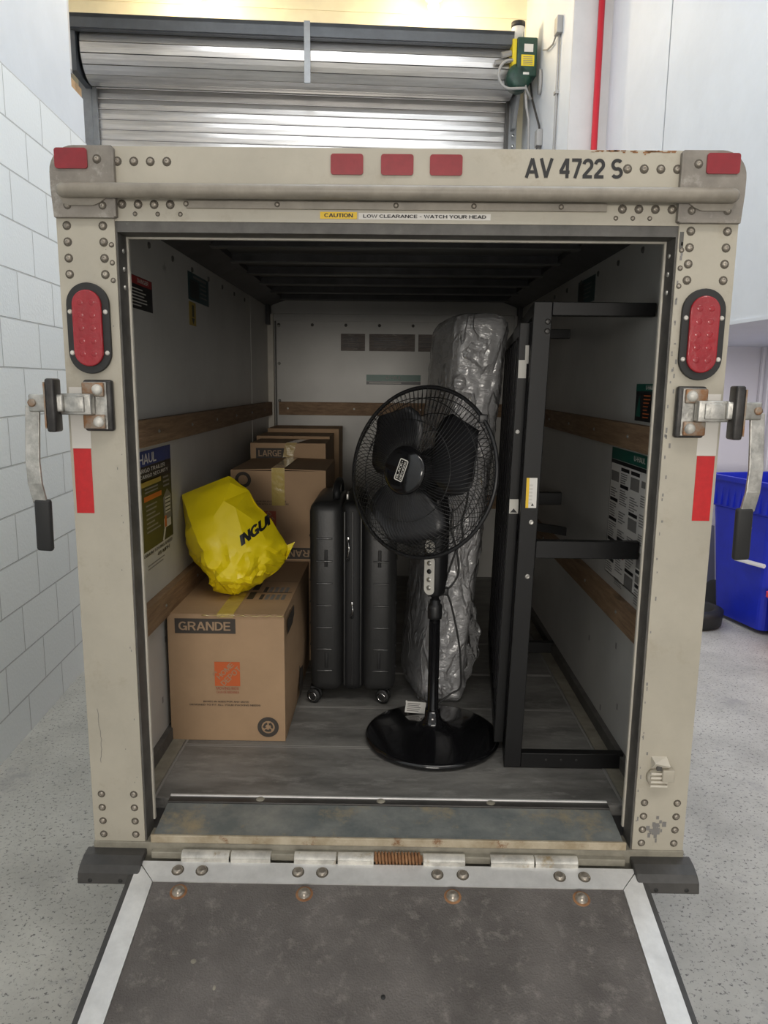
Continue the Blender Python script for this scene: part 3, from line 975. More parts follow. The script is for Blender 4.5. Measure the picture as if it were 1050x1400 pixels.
b.box((-0.745, 0.0605, 2.062), (0.745, 2.60, 2.079), M_cream); b.box((-0.71, 0.06, 2.056), (0.71, 2.56, 2.063), M_roofskin)
rf = b.build('roof', TR)
for yy in (0.55, 0.86, 1.17, 1.48, 1.79, 2.10, 2.40):
    b = MB(M_roofskin)
    b.box((-0.62, yy, 2.030), (0.62, yy + 0.05, 2.056), M_darksteel); b.box((-0.62, yy + 0.005, 2.026), (0.62, yy + 0.045, 2.030), M_roofskin)
    b.build('roof_bow', rf)
for s in (-1, 1):
    b = MB(M_darksteel)
    b.hexa([(s * 0.707, 0.066, 2.00), (s * 0.61, 0.066, 2.035), (s * 0.61, 2.55, 2.035), (s * 0.707, 2.55, 2.00), (s * 0.707, 0.066, 2.056), (s * 0.61, 0.066, 2.056), (s * 0.61, 2.55, 2.056), (s * 0.707, 2.55, 2.056)])
    b.box((s * 0.69, 2.46, 1.90), (s * 0.707, 2.55, 2.02))
    b.build('roof_side_rail', rf)

# --- floor deck
b = MB(M_deck)
b.box((-0.71, 0.15, 0.40), (0.71, 2.56, 0.45))
for yy in (0.445, 0.455, 0.735, 0.745, 1.05, 1.06, 1.40, 1.41, 1.75, 2.1):
    b.box((-0.64, yy, 0.4497), (0.64, yy + 0.0035, 0.4508), M_deckline)
for s in (-1, 1):
    b.box((s * 0.640, 0.15, 0.4497), (s * 0.646, 2.55, 0.452), M_deckline)
    b.box((s * 0.69, 0.10, 0.45), (s * 0.708, 2.55, 0.492), M_jamb)
    b.box((s * 0.65, 0.15, 0.45), (s * 0.69, 2.55, 0.453), M_chan)
b.build('floor_deck', TR)

# --- rub rails
for s in (-1, 1):
    for z0, z1 in ((1.40, 1.474), (0.868, 0.946)):
        b = MB(M_wood); b.box((s * 0.684, 0.10, z0), (s * 0.708, 2.50, z1))
        for k in range(6):
            b.lathe([(0.006, 0), (0.004, 0.003), (0, 0.003)], (s * 0.684, 0.45 + 0.36 * k, (z0 + z1) / 2), (-s, 0, 0), M_steel, 8)
        b.build('rub_rail', TR)
for z0, z1 in ((1.40, 1.474), (0.868, 0.946)):
    b = MB(M_wood); b.box((-0.652, 2.535, z0), (0.652, 2.56, z1))
    for k in range(4):
        b.lathe([(0.006, 0), (0.004, 0.003), (0, 0.003)], (-0.6 + 0.38 * k, 2.535, (z0 + z1) / 2), FR, M_paper, 8)
    b.build('rub_rail', TR)

# --- door posts
for s in (-1, 1):
    b = MB(M_cream)
    xi, xo = s * 0.617, s * 0.750
    b.box((xi + s * 0.004, 0.0, 0.42), (xo, 0.066, 1.935), M_cream)
    b.box((xi, 0.004, 0.42), (xi + s * 0.006, 0.060, 1.93), M_jamb)
    b.box((s * 0.6125, 0.058, 0.445), (s * 0.712, 0.068, 1.93), M_edge)
    for k in range(4):
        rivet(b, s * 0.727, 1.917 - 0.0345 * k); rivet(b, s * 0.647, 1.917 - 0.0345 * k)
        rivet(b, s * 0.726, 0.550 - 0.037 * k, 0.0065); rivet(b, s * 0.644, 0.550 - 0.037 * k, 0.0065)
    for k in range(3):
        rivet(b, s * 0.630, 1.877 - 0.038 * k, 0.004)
        b.lathe([(0.006, 0), (0.005, 0.003), (0, 0.004)], (xi, 0.035, 1.87 - 0.04 * k), (-s, 0, 0), M_steel, 8)
    if s > 0:                                   # chipped, worn paint along the inner edge
        for k in range(46):
            zz = random.uniform(0.5, 1.9)
            b.quad((xi + 0.008 + abs(random.gauss(0, 0.006)), 0, zz), XV, ZV, random.uniform(0.002, 0.005), random.uniform(0.003, 0.012), M_greyprint, 0.0006)
        b.quad((0.628, 0, 1.898), XV, ZV, 0.009, 0.035, M_jamb, 0.0006)
    else:
        for k in range(14):
            b.quad((xi - 0.008 - abs(random.gauss(0, 0.02)), 0, random.uniform(0.5, 1.9)), XV, ZV, 0.002, random.uniform(0.002, 0.006), M_greyprint, 0.0006)
        pz, px_ = 0.78, -0.724                  # a hairline crack in the paint
        for k in range(16):
            nx = px_ + random.uniform(-0.003, 0.003)
            b.faces([Vector((px_ - 0.0006, -0.0006, pz)), Vector((px_ + 0.0006, -0.0006, pz)), Vector((nx + 0.0006, -0.0006, pz - 0.009)), Vector((nx - 0.0006, -0.0006, pz - 0.009))], [(0, 1, 2, 3)], M_greyprint)
            pz -= 0.009; px_ = nx
    b.build('door_post', TR, bevel=0.004)
    # reflective tape
    b = MB(M_redtape)
    b.quad((s * 0.7225, 0, 1.348), XV, ZV, 0.041, 0.152, M_redtape, 0.0004, 0.0006)
    b.quad((s * 0.7225, 0, 1.495), XV, ZV, 0.045, 0.140, M_whtape, 0.0004, 0.0005)
    b.build('reflective_tape', TR)

b = MB(M_rivdark)
for k in range(26):
    b.quad((0.676 + random.gauss(0, 0.008), 0, 0.476 + random.gauss(0, 0.014)), XV, ZV, random.uniform(0.003, 0.012), random.uniform(0.004, 0.014), M_greyprint, 0.0005 + 0.00004 * k)
b.build('scuff_patch', TR)

# --- socket bracket low on the right post
b = MB(M_cream)
b.lathe([(0, 0), (0.026, 0), (0.025, 0.010), (0.020, 0.014), (0, 0.014)], (0.668, 0, 0.622), FR, M_cream, 24)
for k in range(4):
    b.box((0.648, -0.020, 0.604 + 0.011 * k), (0.690, -0.012, 0.609 + 0.011 * k), M_edge)
b.box((0.674, -0.026, 0.620), (0.704, 0, 0.652), M_cream, bev=0.003)
b.hexa([(0.652, -0.004, 0.645), (0.694, -0.004, 0.645), (0.694, 0.0, 0.645), (0.652, 0.0, 0.645), (0.652, -0.030, 0.672), (0.690, -0.030, 0.664), (0.690, 0.0, 0.676), (0.652, 0.0, 0.676)], M_edge)
b.box((0.660, -0.022, 0.649), (0.672, -0.016, 0.666), M_jamb)
b.build('socket_bracket', TR)

# --- header
b = MB(M_cream)
b.box((-0.625, 0.0, 2.0), (0.625, 0.06, 2.082), M_cream)
b.box((-0.625, 0.002, 1.928), (0.625, 0.06, 2.0), M_cream)
b.box((-0.46, -0.004, 1.955), (0.46, 0.002, 1.972), M_rail)
b.box((-0.617, 0.004, 1.905), (0.617, 0.062, 1.929), M_jamb); b.box((-0.613, 0.058, 1.901), (0.613, 0.068, 1.906), M_edge)
b.quad((0.063, 0.002, 1.9425), XV, ZV, 0.290, 0.0135, M_whtape, 0.0004)
for k in range(4):
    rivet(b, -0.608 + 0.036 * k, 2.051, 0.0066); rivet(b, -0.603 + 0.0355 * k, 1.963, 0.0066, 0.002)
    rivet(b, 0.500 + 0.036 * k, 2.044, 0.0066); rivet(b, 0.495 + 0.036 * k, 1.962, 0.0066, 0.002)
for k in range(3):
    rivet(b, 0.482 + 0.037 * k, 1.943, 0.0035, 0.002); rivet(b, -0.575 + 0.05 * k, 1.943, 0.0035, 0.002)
for x in (-0.46, -0.26, 0.0, 0.17, 0.36):
    rivet(b, x, 1.964, 0.004, -0.004)
b.text('AV 4722 S', (0.3845, 0.0, 2.044), XV, ZV, 0.212, 0.042, M_ink, 0.05, 0.0008)
for k in range(30):                              # rust flecks along the roof edge
    b.quad((random.uniform(0.42, 0.60), 0, 2.081 - abs(random.gauss(0, 0.003))), XV, ZV, random.uniform(0.003, 0.02), random.uniform(0.001, 0.003), M_rust, 0.0007)
b.build('header_panel', TR, bevel=0.003)
b = MB(M_yellab)
b.quad((-0.126, 0.002, 1.9435), XV, ZV, 0.081, 0.0145, M_yellab, 0.0006, 0.0006)
b.text('CAUTION', (-0.126, 0.0005, 1.9435), XV, ZV, 0.063, 0.0088, M_ink, 0.045, 0.0002)
b.text('LOW CLEARANCE - WATCH YOUR HEAD', (0.063, 0.0012, 1.9425), XV, ZV, 0.270, 0.0088, M_ink, 0.045, 0.0006)
b.build('caution_sticker', TR)
b = MB(M_rail)                                    # half-round grab bar
b.lathe([(0, 0), (0.010, 0.0), (0.015, 0.008), (0.0155, 0.02), (0.0155, 1.446), (0.015, 1.458), (0.010, 1.466), (0, 1.466)], (-0.733, -0.022, 1.986), XV, M_rail, 20)
b.box((-0.72, -0.020, 1.978), (0.72, 0.0, 1.996), M_rail)
for s in (-1, 1):
    b.prism([(-0.075, 0.0), (-0.065, -0.018), (-0.055, -0.022), (-0.0, -0.022), (0.015, -0.016), (0.03, -0.005), (0.03, 0.0)], FR, 0.004, M_rail, (s * 0.66, -0.013, 1.978), XV * (1 if s < 0 else -1), ZV)
b.build('grab_bar', TR)
for s in (-1, 1):
    b = MB(M_cap)
    W_, r = 0.137, 0.055
    pts = [(0, 0), (W_ - 0.004, 0), (W_, 0.06)] + [(W_ - r + r * math.cos(a), 0.148 - r + r * math.sin(a)) for a in [PI / 2 * k / 8 for k in range(9)]] + [(0, 0.148)]
    b.prism(pts, (0, 1, 0), 0.075, M_cap, (s * 0.616, -0.012, 1.932), XV * s, ZV)
    b.box((s * 0.612, -0.013, 1.934), (s * 0.618, 0.0, 2.076), M_cap)
    rivet(b, s * 0.648, 2.052, 0.0065, -0.012); rivet(b, s * 0.718, 1.957, 0.006, -0.012); rivet(b, s * 0.641, 1.957, 0.006, -0.012)
    cp = b.build('corner_cap', TR, bevel=0.004)
    b = MB(M_reflex); b.prism(rrect(0.071, 0.042, 0.006), FR, 0.004, M_reflex, (s * 0.7035 if s < 0 else 0.7, -0.012, 2.0525), XV, ZV); b.build('corner_reflector', cp)
for x in (-0.1075, 0.0015, 0.1075):
    b = MB(M_reflex); b.prism(rrect(0.0705, 0.0425, 0.006), FR, 0.004, M_reflex, (x, 0.0, 2.048), XV, ZV); b.build('clearance_reflector', TR)

# --- tail lights
for s in (-1, 1):
    cx, cz = s * 0.6875, 1.6955
    b = MB(M_black)
    outer = stadium(0.096, 0.200, 16)
    b.prism(outer, FR, 0.010, M_black, (cx, 0, cz), XV, ZV)
    for dx, dz in ((-0.0395, 0.036), (0.0395, 0.036), (-0.0395, -0.054), (0.0395, -0.054)):
        b.lathe([(0.0055, 0), (0.005, 0.002), (0.002, 0.003), (0, 0.002)], (cx + dx, -0.010, cz + dz), FR, M_hinge, 12)
    tl = b.build('tail_light', TR, bevel=0.003)
    b = MB(M_redlens)
    b.prism(stadium(0.066, 0.168, 16), FR, 0.009, M_redlens, (cx, -0.009, cz), XV, ZV)
    for row in range(5):
        for q in (-1, 1):
            b.dome((cx + q * 0.013, -0.018, cz + 0.056 - 0.028 * row), FR, 0.007, 0.0007, M_redlens, 10)
    b.build('lens', tl, bevel=0.003)

# --- latches
for s in (-1, 1):
    b = MB(M_darkiron)
    b.box((s * 0.640, -0.018, 1.466), (s * 0.706, 0.0, 1.582), M_darkiron, bev=0.006)
    b.box((s * 0.650, -0.024, 1.472), (s * 0.700, -0.017, 1.577), M_steel)
    for zz in (1.560, 1.488):
        b.box((s * 0.654, -0.030, zz - 0.016), (s * 0.704, -0.023, zz + 0.016), M_steelrust, bev=0.003)
        b.dome((s * 0.668, -0.030, zz), FR, 0.0125, 0.009, M_hinge, 16)
    lt = b.build('latch', TR)
    b = MB(M_steel)
    b.box((s * 0.676, -0.050, 1.504), (s * 0.745, -0.026, 1.551), M_steel, bev=0.003)
    b.box((s * 0.690, -0.054, 1.510), (s * 0.735, -0.049, 1.545), M_steel, bev=0.002)
    b.box((s * 0.735, -0.060, 1.510), (s * 0.812, -0.044, 1.549), M_steel, bev=0.004)
    b.lathe([(0.009, 0), (0.009, 0.003), (0.005, 0.004), (0, 0.002)], (s * 0.803, -0.060, 1.530), FR, M_steelrust, 14)
    b.build('latch_arm', lt)
    b = MB(M_darkiron); b.box((s * 0.747, -0.072, 1.466), (s * 0.768, -0.034, 1.584), M_darkiron, bev=0.005)
    b.box((s * 0.7685, -0.070, 1.474), (s * 0.772, -0.036, 1.576), M_steelrust)
    b.build('cam_bar', lt)
    path = [(0.806, -0.050, 1.525), (0.808, -0.056, 1.46), (0.808, -0.064, 1.40), (0.805, -0.066, 1.35), (0.800, -0.058, 1.305)]
    b = MB(M_steel)
    vs, fs = [], []
    for x, y, z in path:
        vs += [Vector((s * (x - 0.016), y - 0.004, z)), Vector((s * (x + 0.016), y - 0.004, z)), Vector((s * (x + 0.016), y + 0.004, z)), Vector((s * (x - 0.016), y + 0.004, z))]
    for i in range(len(path) - 1):
        for k in range(4):
            fs.append((4 * i + k, 4 * i + (k + 1) % 4, 4 * i + 4 + (k + 1) % 4, 4 * i + 4 + k))
    fs += [(0, 1, 2, 3), tuple(range(4 * len(path) - 4, 4 * len(path)))]
    b.faces(vs, fs, M_steel, False)
    b.build('latch_lever', lt, bevel=0.002)
    b = MB(M_black)
    b.box((-0.019, -0.008, -0.062), (0.019, 0.008, 0.062), M_black, Matrix.Translation((s * 0.798, -0.052, 1.252)) @ Matrix.Rotation(0.10, 4, 'X') @ Matrix.Rotation(s * -0.06, 4, 'Y'), 0.007)
    b.build('grip', lt)

# --- sill, channel, bumper
b = MB(M_sill)
b.hexa([(-0.60, 0.0, 0.40), (0.60, 0.0, 0.40), (0.60, 0.125, 0.40), (-0.60, 0.125, 0.40), (-0.60, 0.0, 0.438), (0.60, 0.0, 0.438), (0.60, 0.125, 0.452), (-0.60, 0.125, 0.452)], M_sill)
b.box((-0.60, 0.125, 0.40), (0.60, 0.155, 0.456), M_bumper); b.box((-0.60, 0.150, 0.452), (0.60, 0.158, 0.460), M_alu)
b.box((-0.605, -0.006, 0.420), (0.605, 0.002, 0.441), M_rustlip)
for x in (-0.35, -0.02, 0.28):
    b.lathe([(0.012, 0), (0.008, 0.003), (0, 0.003)], (x, 0.142, 0.456), ZV, M_chan, 12)
b.build('door_sill', TR, bevel=0.002)
b = MB(M_chan)
b.box((-0.752, -0.004, 0.330), (0.752, 0.06, 0.420), M_chan)
b.box((-0.60, -0.020, 0.385), (0.60, -0.002, 0.404), M_chan)
b.box((-0.745, 0.06, 0.36), (0.745, 2.60, 0.42), M_darksteel)
b.build('rear_crossmember', TR, bevel=0.002)
for s in (-1, 1):
    prof = [(0.0, 0.404), (-0.030, 0.401), (-0.055, 0.391), (-0.070, 0.378), (-0.075, 0.352), (-0.068, 0.350), (-0.062, 0.370), (-0.05, 0.378), (0.0, 0.386)]
    b = MB(M_bumper)
    b.prism(prof, XV, 0.152, M_bumper, (-0.768 if s < 0 else 0.616, 0, 0), YV, ZV)
    for dx in (0.045, 0.12):
        b.lathe([(0.006, 0), (0.004, 0.001), (0, 0.001)], (s * (0.616 + dx), -0.0735, 0.3605), FR, M_black, 10)
    b.build('bumper', TR, bevel=0.003)

# --- ramp: origin at the hinge line, sloping down to the ground behind the photographer
RA = math.atan(0.262)
RD = Vector((0, -math.cos(RA), -math.sin(RA)))           # down the ramp
RN = Vector((0, -math.sin(RA), math.cos(RA)))            # out of the ramp
RO = Vector((0, -0.028, 0.388))


def rp_(x, d, h=0.0):
    return RO + XV * x + RD * d + RN * h


def rbox(mb, x0, x1, d0, d1, h0, h1, m):
    mb.hexa([rp_(x0, d1, h0), rp_(x1, d1, h0), rp_(x1, d0, h0), rp_(x0, d0, h0), rp_(x0, d1, h1), rp_(x1, d1, h1), rp_(x1, d0, h1), rp_(x0, d0, h1)], m)


RL = 1.43
b = MB(M_ramp)
rbox(b, -0.575, 0.575, 0.055, RL - 0.06, -0.030, -0.002, M_ramp)
for x in (-0.505, -0.20, 0.158, 0.468):
    b.lathe([(0.021, 0), (0.018, 0.0012), (0, 0.0012)], rp_(x, 0.088, -0.002), RN, M_rust, 20)
    b.lathe([(0.0155, 0.001), (0.015, 0.004), (0.012, 0.005), (0.011, 0.006), (0.009, 0.011), (0.005, 0.013), (0, 0.0135)], rp_(x, 0.088, -0.002), RN, M_rivet, 18)
for k in range(10):
    b.lathe([(0.006, 0), (0.005, 0.001), (0, 0.001)], rp_(random.uniform(-0.5, 0.5), random.uniform(0.1, 0.7), -0.002), RN, M_black if k % 3 else M_chan, 8, sx=random.uniform(0.5, 1.3))
ramp = b.build('ramp_door', TR)
b = MB(M_alu)


def mitre(mb, pts, h0, h1, m):
    lo = [rp_(x, d, h0) for x, d in pts]; hi = [rp_(x, d, h1) for x, d in pts]
    mb.hexa(lo + hi, m)


mitre(b, [(-0.575, 0.062), (0.575, 0.062), (0.626, 0.004), (-0.626, 0.004)], -0.028, 0.001, M_alu)
mitre(b, [(-0.576, 0.0635), (-0.628, 0.0055), (-0.628, RL), (-0.576, RL - 0.06)], -0.028, 0.001, M_alu)
mitre(b, [(0.576, 0.0635), (0.576, RL - 0.06), (0.628, RL), (0.628, 0.0055)], -0.028, 0.001, M_alu)
mitre(b, [(-0.575, RL - 0.06), (-0.626, RL), (0.626, RL), (0.575, RL - 0.06)], -0.028, 0.001, M_alu)
for x in (-0.522, -0.462, -0.222, -0.162, 0.124, 0.187, 0.427, 0.488):
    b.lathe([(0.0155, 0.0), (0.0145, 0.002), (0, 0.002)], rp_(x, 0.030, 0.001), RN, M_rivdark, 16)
    b.lathe([(0.0125, 0.002), (0.012, 0.005), (0.008, 0.008), (0.006, 0.0075), (0, 0.0095)], rp_(x, 0.030, 0.001), RN, M_rivet, 16)
b.build('ramp_frame', ramp)
for s in (-1, 1):
    b = MB(M_black); rbox(b, s * 0.629, s * 0.641, 0.006, RL, -0.034, -0.001, M_bumper); b.build('ramp_edge', ramp)
# hinge knuckles
for x0, x1 in ((-0.520, -0.400), (-0.395, -0.295), (-0.235, -0.130), (-0.125, -0.035), (0.090, 0.195), (0.260, 0.368), (0.372, 0.478)):
    b = MB(M_hinge)
    b.cyl((x0, -0.020, 0.398), (x1, -0.020, 0.398), 0.0125, M_hinge, 16)
    b.box((x0, -0.034, 0.384), (x1, -0.012, 0.398), M_hinge)
    b.build('hinge_knuckle', TR)
b = MB(M_rust)
b.tube([(-0.032 + 0.118 * k / 120, -0.020 + 0.0125 * math.cos(k * 2 * PI / 8.57), 0.398 + 0.0125 * math.sin(k * 2 * PI / 8.57)) for k in range(121)], 0.0034, M_rust, 6)
b.cyl((-0.034, -0.020, 0.398), (0.088, -0.020, 0.398), 0.008, M_rust, 10)
b.build('hinge_spring', TR)

# --- stickers inside
def lines(mb, c, xd, yd, w, h, rows, m, fill=0.75, seed=1):
    rg = random.Random(seed)
    xd = Vector(xd); yd = Vector(yd)
    for r in range(rows):
        ww = w * rg.uniform(0.55, 1.0)
        cc = Vector(c) + yd * (h / 2 - (r + 0.5) * h / rows) - xd * ((w - ww) / 2)
        mb.quad(cc, xd, yd, ww, h / rows * fill * 0.6, m, 0.0004)


LX, LD = -0.7078, Vector((0, 1, 0))               # left wall: text reads along +Y
b = MB(M_signblk)
b.quad((LX, 0.385, 1.820), LD, ZV, 0.255, 0.088, M_signblk, 0, 0.0006)
b.quad((LX + 0.0007, 0.40, 1.852), LD, ZV, 0.215, 0.021, M_signred)
b.text('DANGER', (LX + 0.0009, 0.43, 1.853), LD, ZV, 0.09, 0.012, M_signtext, 0.02)
lines(b, (LX + 0.0007, 0.395, 1.808), LD, ZV, 0.20, 0.052, 6, M_signtext, 0.6, 3)
b.build('danger_sticker', TR)
b = MB(M_signteal)
b.quad((LX, 1.045, 1.908), LD, ZV, 0.285, 0.094, M_signteal, 0, 0.0006)
b.quad((LX + 0.0007, 0.985, 1.900), LD, ZV, 0.12, 0.062, M_signblk); lines(b, (LX + 0.0007, 1.11, 1.905), LD, ZV, 0.10, 0.06, 4, M_greyprint, 0.6, 5)
b.quad((LX + 0.0007, 1.06, 1.943), LD, ZV, 0.18, 0.008, M_greyprint)
b.build('loading_sticker', TR)
b = MB(M_yellab)
ym = mat('faded_yellow', (0.42, 0.30, 0.06), 0.5)
b.quad((LX, 0.950, 1.815), LD, ZV, 0.088, 0.080, ym, 0, 0.0006)
b.quad((LX + 0.0007, 0.955, 1.825), LD, ZV, 0.028, 0.04, M_signolive); b.prism([(-0.02, 0), (0.02, 0), (0, -0.02)], XV, 0.0006, M_signblk, (LX + 0.0006, 0.955, 1.80), LD, ZV)
b.build('yellow_tag', TR)
b = MB(M_signolive)
b.quad((LX, 0.375, 1.2385), LD, ZV, 0.50, 0.291, M_signolive, 0, 0.0006)
px = LX + 0.0007
b.quad((px, 0.375, 1.362), LD, ZV, 0.50, 0.044, M_signblue)
b.quad((px, 0.375, 1.318), LD, ZV, 0.50, 0.045, M_signblk)
b.text('U-HAUL', (px + 0.0003, 0.37, 1.361), LD, ZV, 0.22, 0.030, M_signtext, 0.03)
b.text('CARGO TRAILER', (px + 0.0003, 0.43, 1.328), LD, ZV, 0.26, 0.012, M_signtext, 0.02)
b.text('CARGO SECURITY', (px + 0.0003, 0.46, 1.311), LD, ZV, 0.26, 0.011, M_signtext, 0.02)
b.quad((px, 0.43, 1.290), LD, ZV, 0.18, 0.018, ym); b.quad((px, 0.44, 1.245), LD, ZV, 0.16, 0.015, M_signorange)
lines(b, (px, 0.43, 1.268), LD, ZV, 0.12, 0.02, 2, M_greyprint, 0.7, 2); lines(b, (px, 0.44, 1.185), LD, ZV, 0.13, 0.09, 7, M_greyprint, 0.6, 9)
lines(b, (px, 0.575, 1.275), LD, ZV, 0.07, 0.04, 3, M_greyprint, 0.7, 12)
# drawing of a loaded trailer cut open
b.prism([(-0.035, -0.04), (0.035, -0.04), (0.042, 0.03), (0.0, 0.055), (-0.04, 0.03)], XV, 0.0006, M_greyprint, (px, 0.575, 1.195), LD, ZV)
b.quad((px + 0.0007, 0.575, 1.20), LD, ZV, 0.05, 0.05, M_signtext)
for k in range(4):
    b.quad((px + 0.0011, 0.575, 1.182 + 0.012 * k), LD, ZV, 0.05, 0.004, M_signolive)
b.quad((px, 0.57, 1.145), LD, ZV, 0.07, 0.03, M_signtext); b.quad((px + 0.0005, 0.55, 1.150), LD, ZV, 0.02, 0.035, M_signorange)
b.quad((px, 0.535, 1.115), Vector((0, 0.5, 0.86)), Vector((0, -0.86, 0.5)), 0.05, 0.014, M_signtext)
b.text('MAXIMUM TOWING SPEED', (LX + 0.0003, 0.46, 1.082), LD, ZV, 0.30, 0.012, M_ink, 0.02)
b.text('45 MPH', (LX + 0.0003, 0.52, 1.064), LD, ZV, 0.12, 0.013, M_ink, 0.02)
lines(b, (LX + 0.0003, 0.49, 1.042), LD, ZV, 0.24, 0.02, 2, M_greyprint, 0.7, 4)
b.build('instruction_poster', TR)

RX, RDn = 0.7078, Vector((0, -1, 0))
b = MB(M_paper)
b.quad((RX, 0.445, 1.187), RDn, ZV, 0.44, 0.405, M_paper, 0, 0.0006)
px = RX - 0.0007
b.quad((px, 0.445, 1.372), RDn, ZV, 0.44, 0.036, M_signgreen); b.text('U-HAUL', (px - 0.0003, 0.40, 1.374), RDn, ZV, 0.10, 0.016, M_signtext, 0.02)
b.quad((px, 0.445, 1.347), RDn, ZV, 0.44, 0.012, M_signblk)
for cidx in range(4):
    cy = 0.618 - 0.095 * cidx
    z = 1.335
    rg = random.Random(40 + cidx)
    while z > 1.0:
        hh = rg.uniform(0.03, 0.06)
        if rg.random() < 0.35:
            b.quad((px, cy, z - 0.006), RDn, ZV, 0.078, 0.011, M_signblk if rg.random() < 0.8 else M_signred)
        if rg.random() < 0.35:
            b.quad((px, cy, z - hh / 2 - 0.012), RDn, ZV, 0.078, hh - 0.012, M_greyprint)
        else:
            lines(b, (px, cy, z - hh / 2 - 0.012), RDn, ZV, 0.078, hh - 0.008, max(2, int(hh / 0.008)), M_greyprint, 0.8, rg.randint(0, 999))
        z -= hh + 0.010
for yy, zz, ww, hh in ((0.445, 0.9845, 0.44, 0.003), (0.665, 1.187, 0.003, 0.405)):
    b.quad((px, yy, zz), RDn, ZV, ww, hh, M_signblk)
b.build('user_instruction_poster', TR)
b = MB(M_signblk)
b.quad((RX, 0.385, 1.5355), RDn, ZV, 0.175, 0.105, M_signblk, 0, 0.0006); b.quad((RX - 0.0007, 0.385, 1.578), RDn, ZV, 0.175, 0.02, M_signgreen)
b.text('U-HAUL', (RX - 0.0009, 0.36, 1.578), RDn, ZV, 0.06, 0.012, M_signtext, 0.02); lines(b, (RX - 0.0007, 0.375, 1.525), RDn, ZV, 0.06, 0.07, 7, M_signorange, 0.5, 6)
b.prism([(-0.02, -0.03), (0.02, -0.03), (0.005, 0.03)], (-1, 0, 0), 0.0005, M_signgreen, (RX - 0.0007, 0.445, 1.525), RDn, ZV)
b.build('safety_sticker', TR)
b = MB(M_signteal)
b.quad((RX, 1.115, 1.925), RDn, ZV, 0.24, 0.09, M_signteal, 0, 0.0006); lines(b, (RX - 0.0007, 1.09, 1.925), RDn, ZV, 0.12, 0.06, 4, M_greyprint, 0.5, 6)
b.quad((RX - 0.0007, 1.18, 1.925), RDn, ZV, 0.08, 0.07, M_signblk); b.build('loading_sticker', TR)
b = MB(M_signblk)
for x0, x1 in ((-0.298, -0.161), (-0.137, 0.122), (0.141, 0.279)):
    b.quad(((x0 + x1) / 2, 2.56, 1.811), XV, ZV, x1 - x0, 0.095, mat('old_notice', (0.10, 0.075, 0.06), 0.5, var=0.5, vscale=18, stretch=(1, 1, 5), dirt=(0.3, 0.28, 0.25), dscale=14, dlo=0.58, dhi=0.66), 0, 0.0006)
    lines(b, ((x0 + x1) / 2, 2.5592, 1.811), XV, ZV, (x1 - x0) * 0.8, 0.06, 5, M_signblk, 0.5, int(x0 * -100))
b.build('old_notice', TR)
b = MB(M_signgreen)
b.quad((0.003, 2.56, 1.614), XV, ZV, 0.31, 0.036, M_signgreen, 0, 0.0006); b.quad((0.003, 2.56, 1.586), XV, ZV, 0.31, 0.018, M_signblk, 0, 0.0006)
b.text('U-HAUL', (0.003, 2.5592, 1.616), XV, ZV, 0.09, 0.018, M_greyprint, 0.02); lines(b, (0.003, 2.5592, 1.586), XV, ZV, 0.28, 0.012, 1, M_signtext, 0.7, 3)
b.build('green_notice', TR)

# --- running gear (mostly out of sight)
for s in (-1, 1):
    b = MB(M_black)
    b.lathe([(0.0, -0.07), (0.19, -0.07), (0.20, -0.09), (0.28, -0.09), (0.30, -0.06), (0.30, 0.06), (0.28, 0.09), (0.20, 0.09), (0.19, 0.07), (0, 0.07)], (s * 0.87, 1.40, 0.30), XV, M_black, 40)
    b.lathe([(0, 0), (0.18, 0), (0.17, 0.02), (0.05, 0.03), (0, 0.03)], (s * 0.94, 1.40, 0.30), (s, 0, 0), M_whtape, 32)
    b.build('wheel', TR)
    b = MB(M_cream)
    arc = [(0.36 * math.cos(a), 0.36 * math.sin(a)) for a in [PI * k / 16 for k in range(17)]]
    arc2 = [(0.345 * math.cos(a), 0.345 * math.sin(a)) for a in [PI * k / 16 for k in range(17)]][::-1]
    b.prism(arc + arc2, XV, 0.24, M_cream, (0.745 if s > 0 else -0.985, 1.40, 0.28), YV, ZV)
    b.build('fender', TR)
b = MB(M_darksteel)
b.cyl((-0.80, 1.40, 0.30), (0.80, 1.40, 0.30), 0.035, M_darksteel); b.box((-0.45, 1.25, 0.30), (-0.40, 1.55, 0.36)); b.box((0.40, 1.25, 0.30), (0.45, 1.55, 0.36))
b.build('axle', TR)
b = MB(M_darksteel)
for s in (-1, 1):
    b.hexa([(s * 0.42, 2.40, 0.34), (s * 0.47, 2.40, 0.34), (s * 0.05, 3.55, 0.34), (s * 0.0, 3.55, 0.34), (s * 0.42, 2.40, 0.42), (s * 0.47, 2.40, 0.42), (s * 0.05, 3.55, 0.42), (s * 0.0, 3.55, 0.42)])
b.box((-0.05, 3.5, 0.34), (0.05, 3.78, 0.44)); b.cyl((0.0, 3.35, 0.03), (0.0, 3.35, 0.85), 0.028); b.lathe([(0, 0), (0.09, 0), (0.08, 0.03), (0, 0.03)], (0, 3.35, 0.0), ZV)
b.build('tongue', TR)

# =================================================================== THE LOAD
FZ = 0.4515


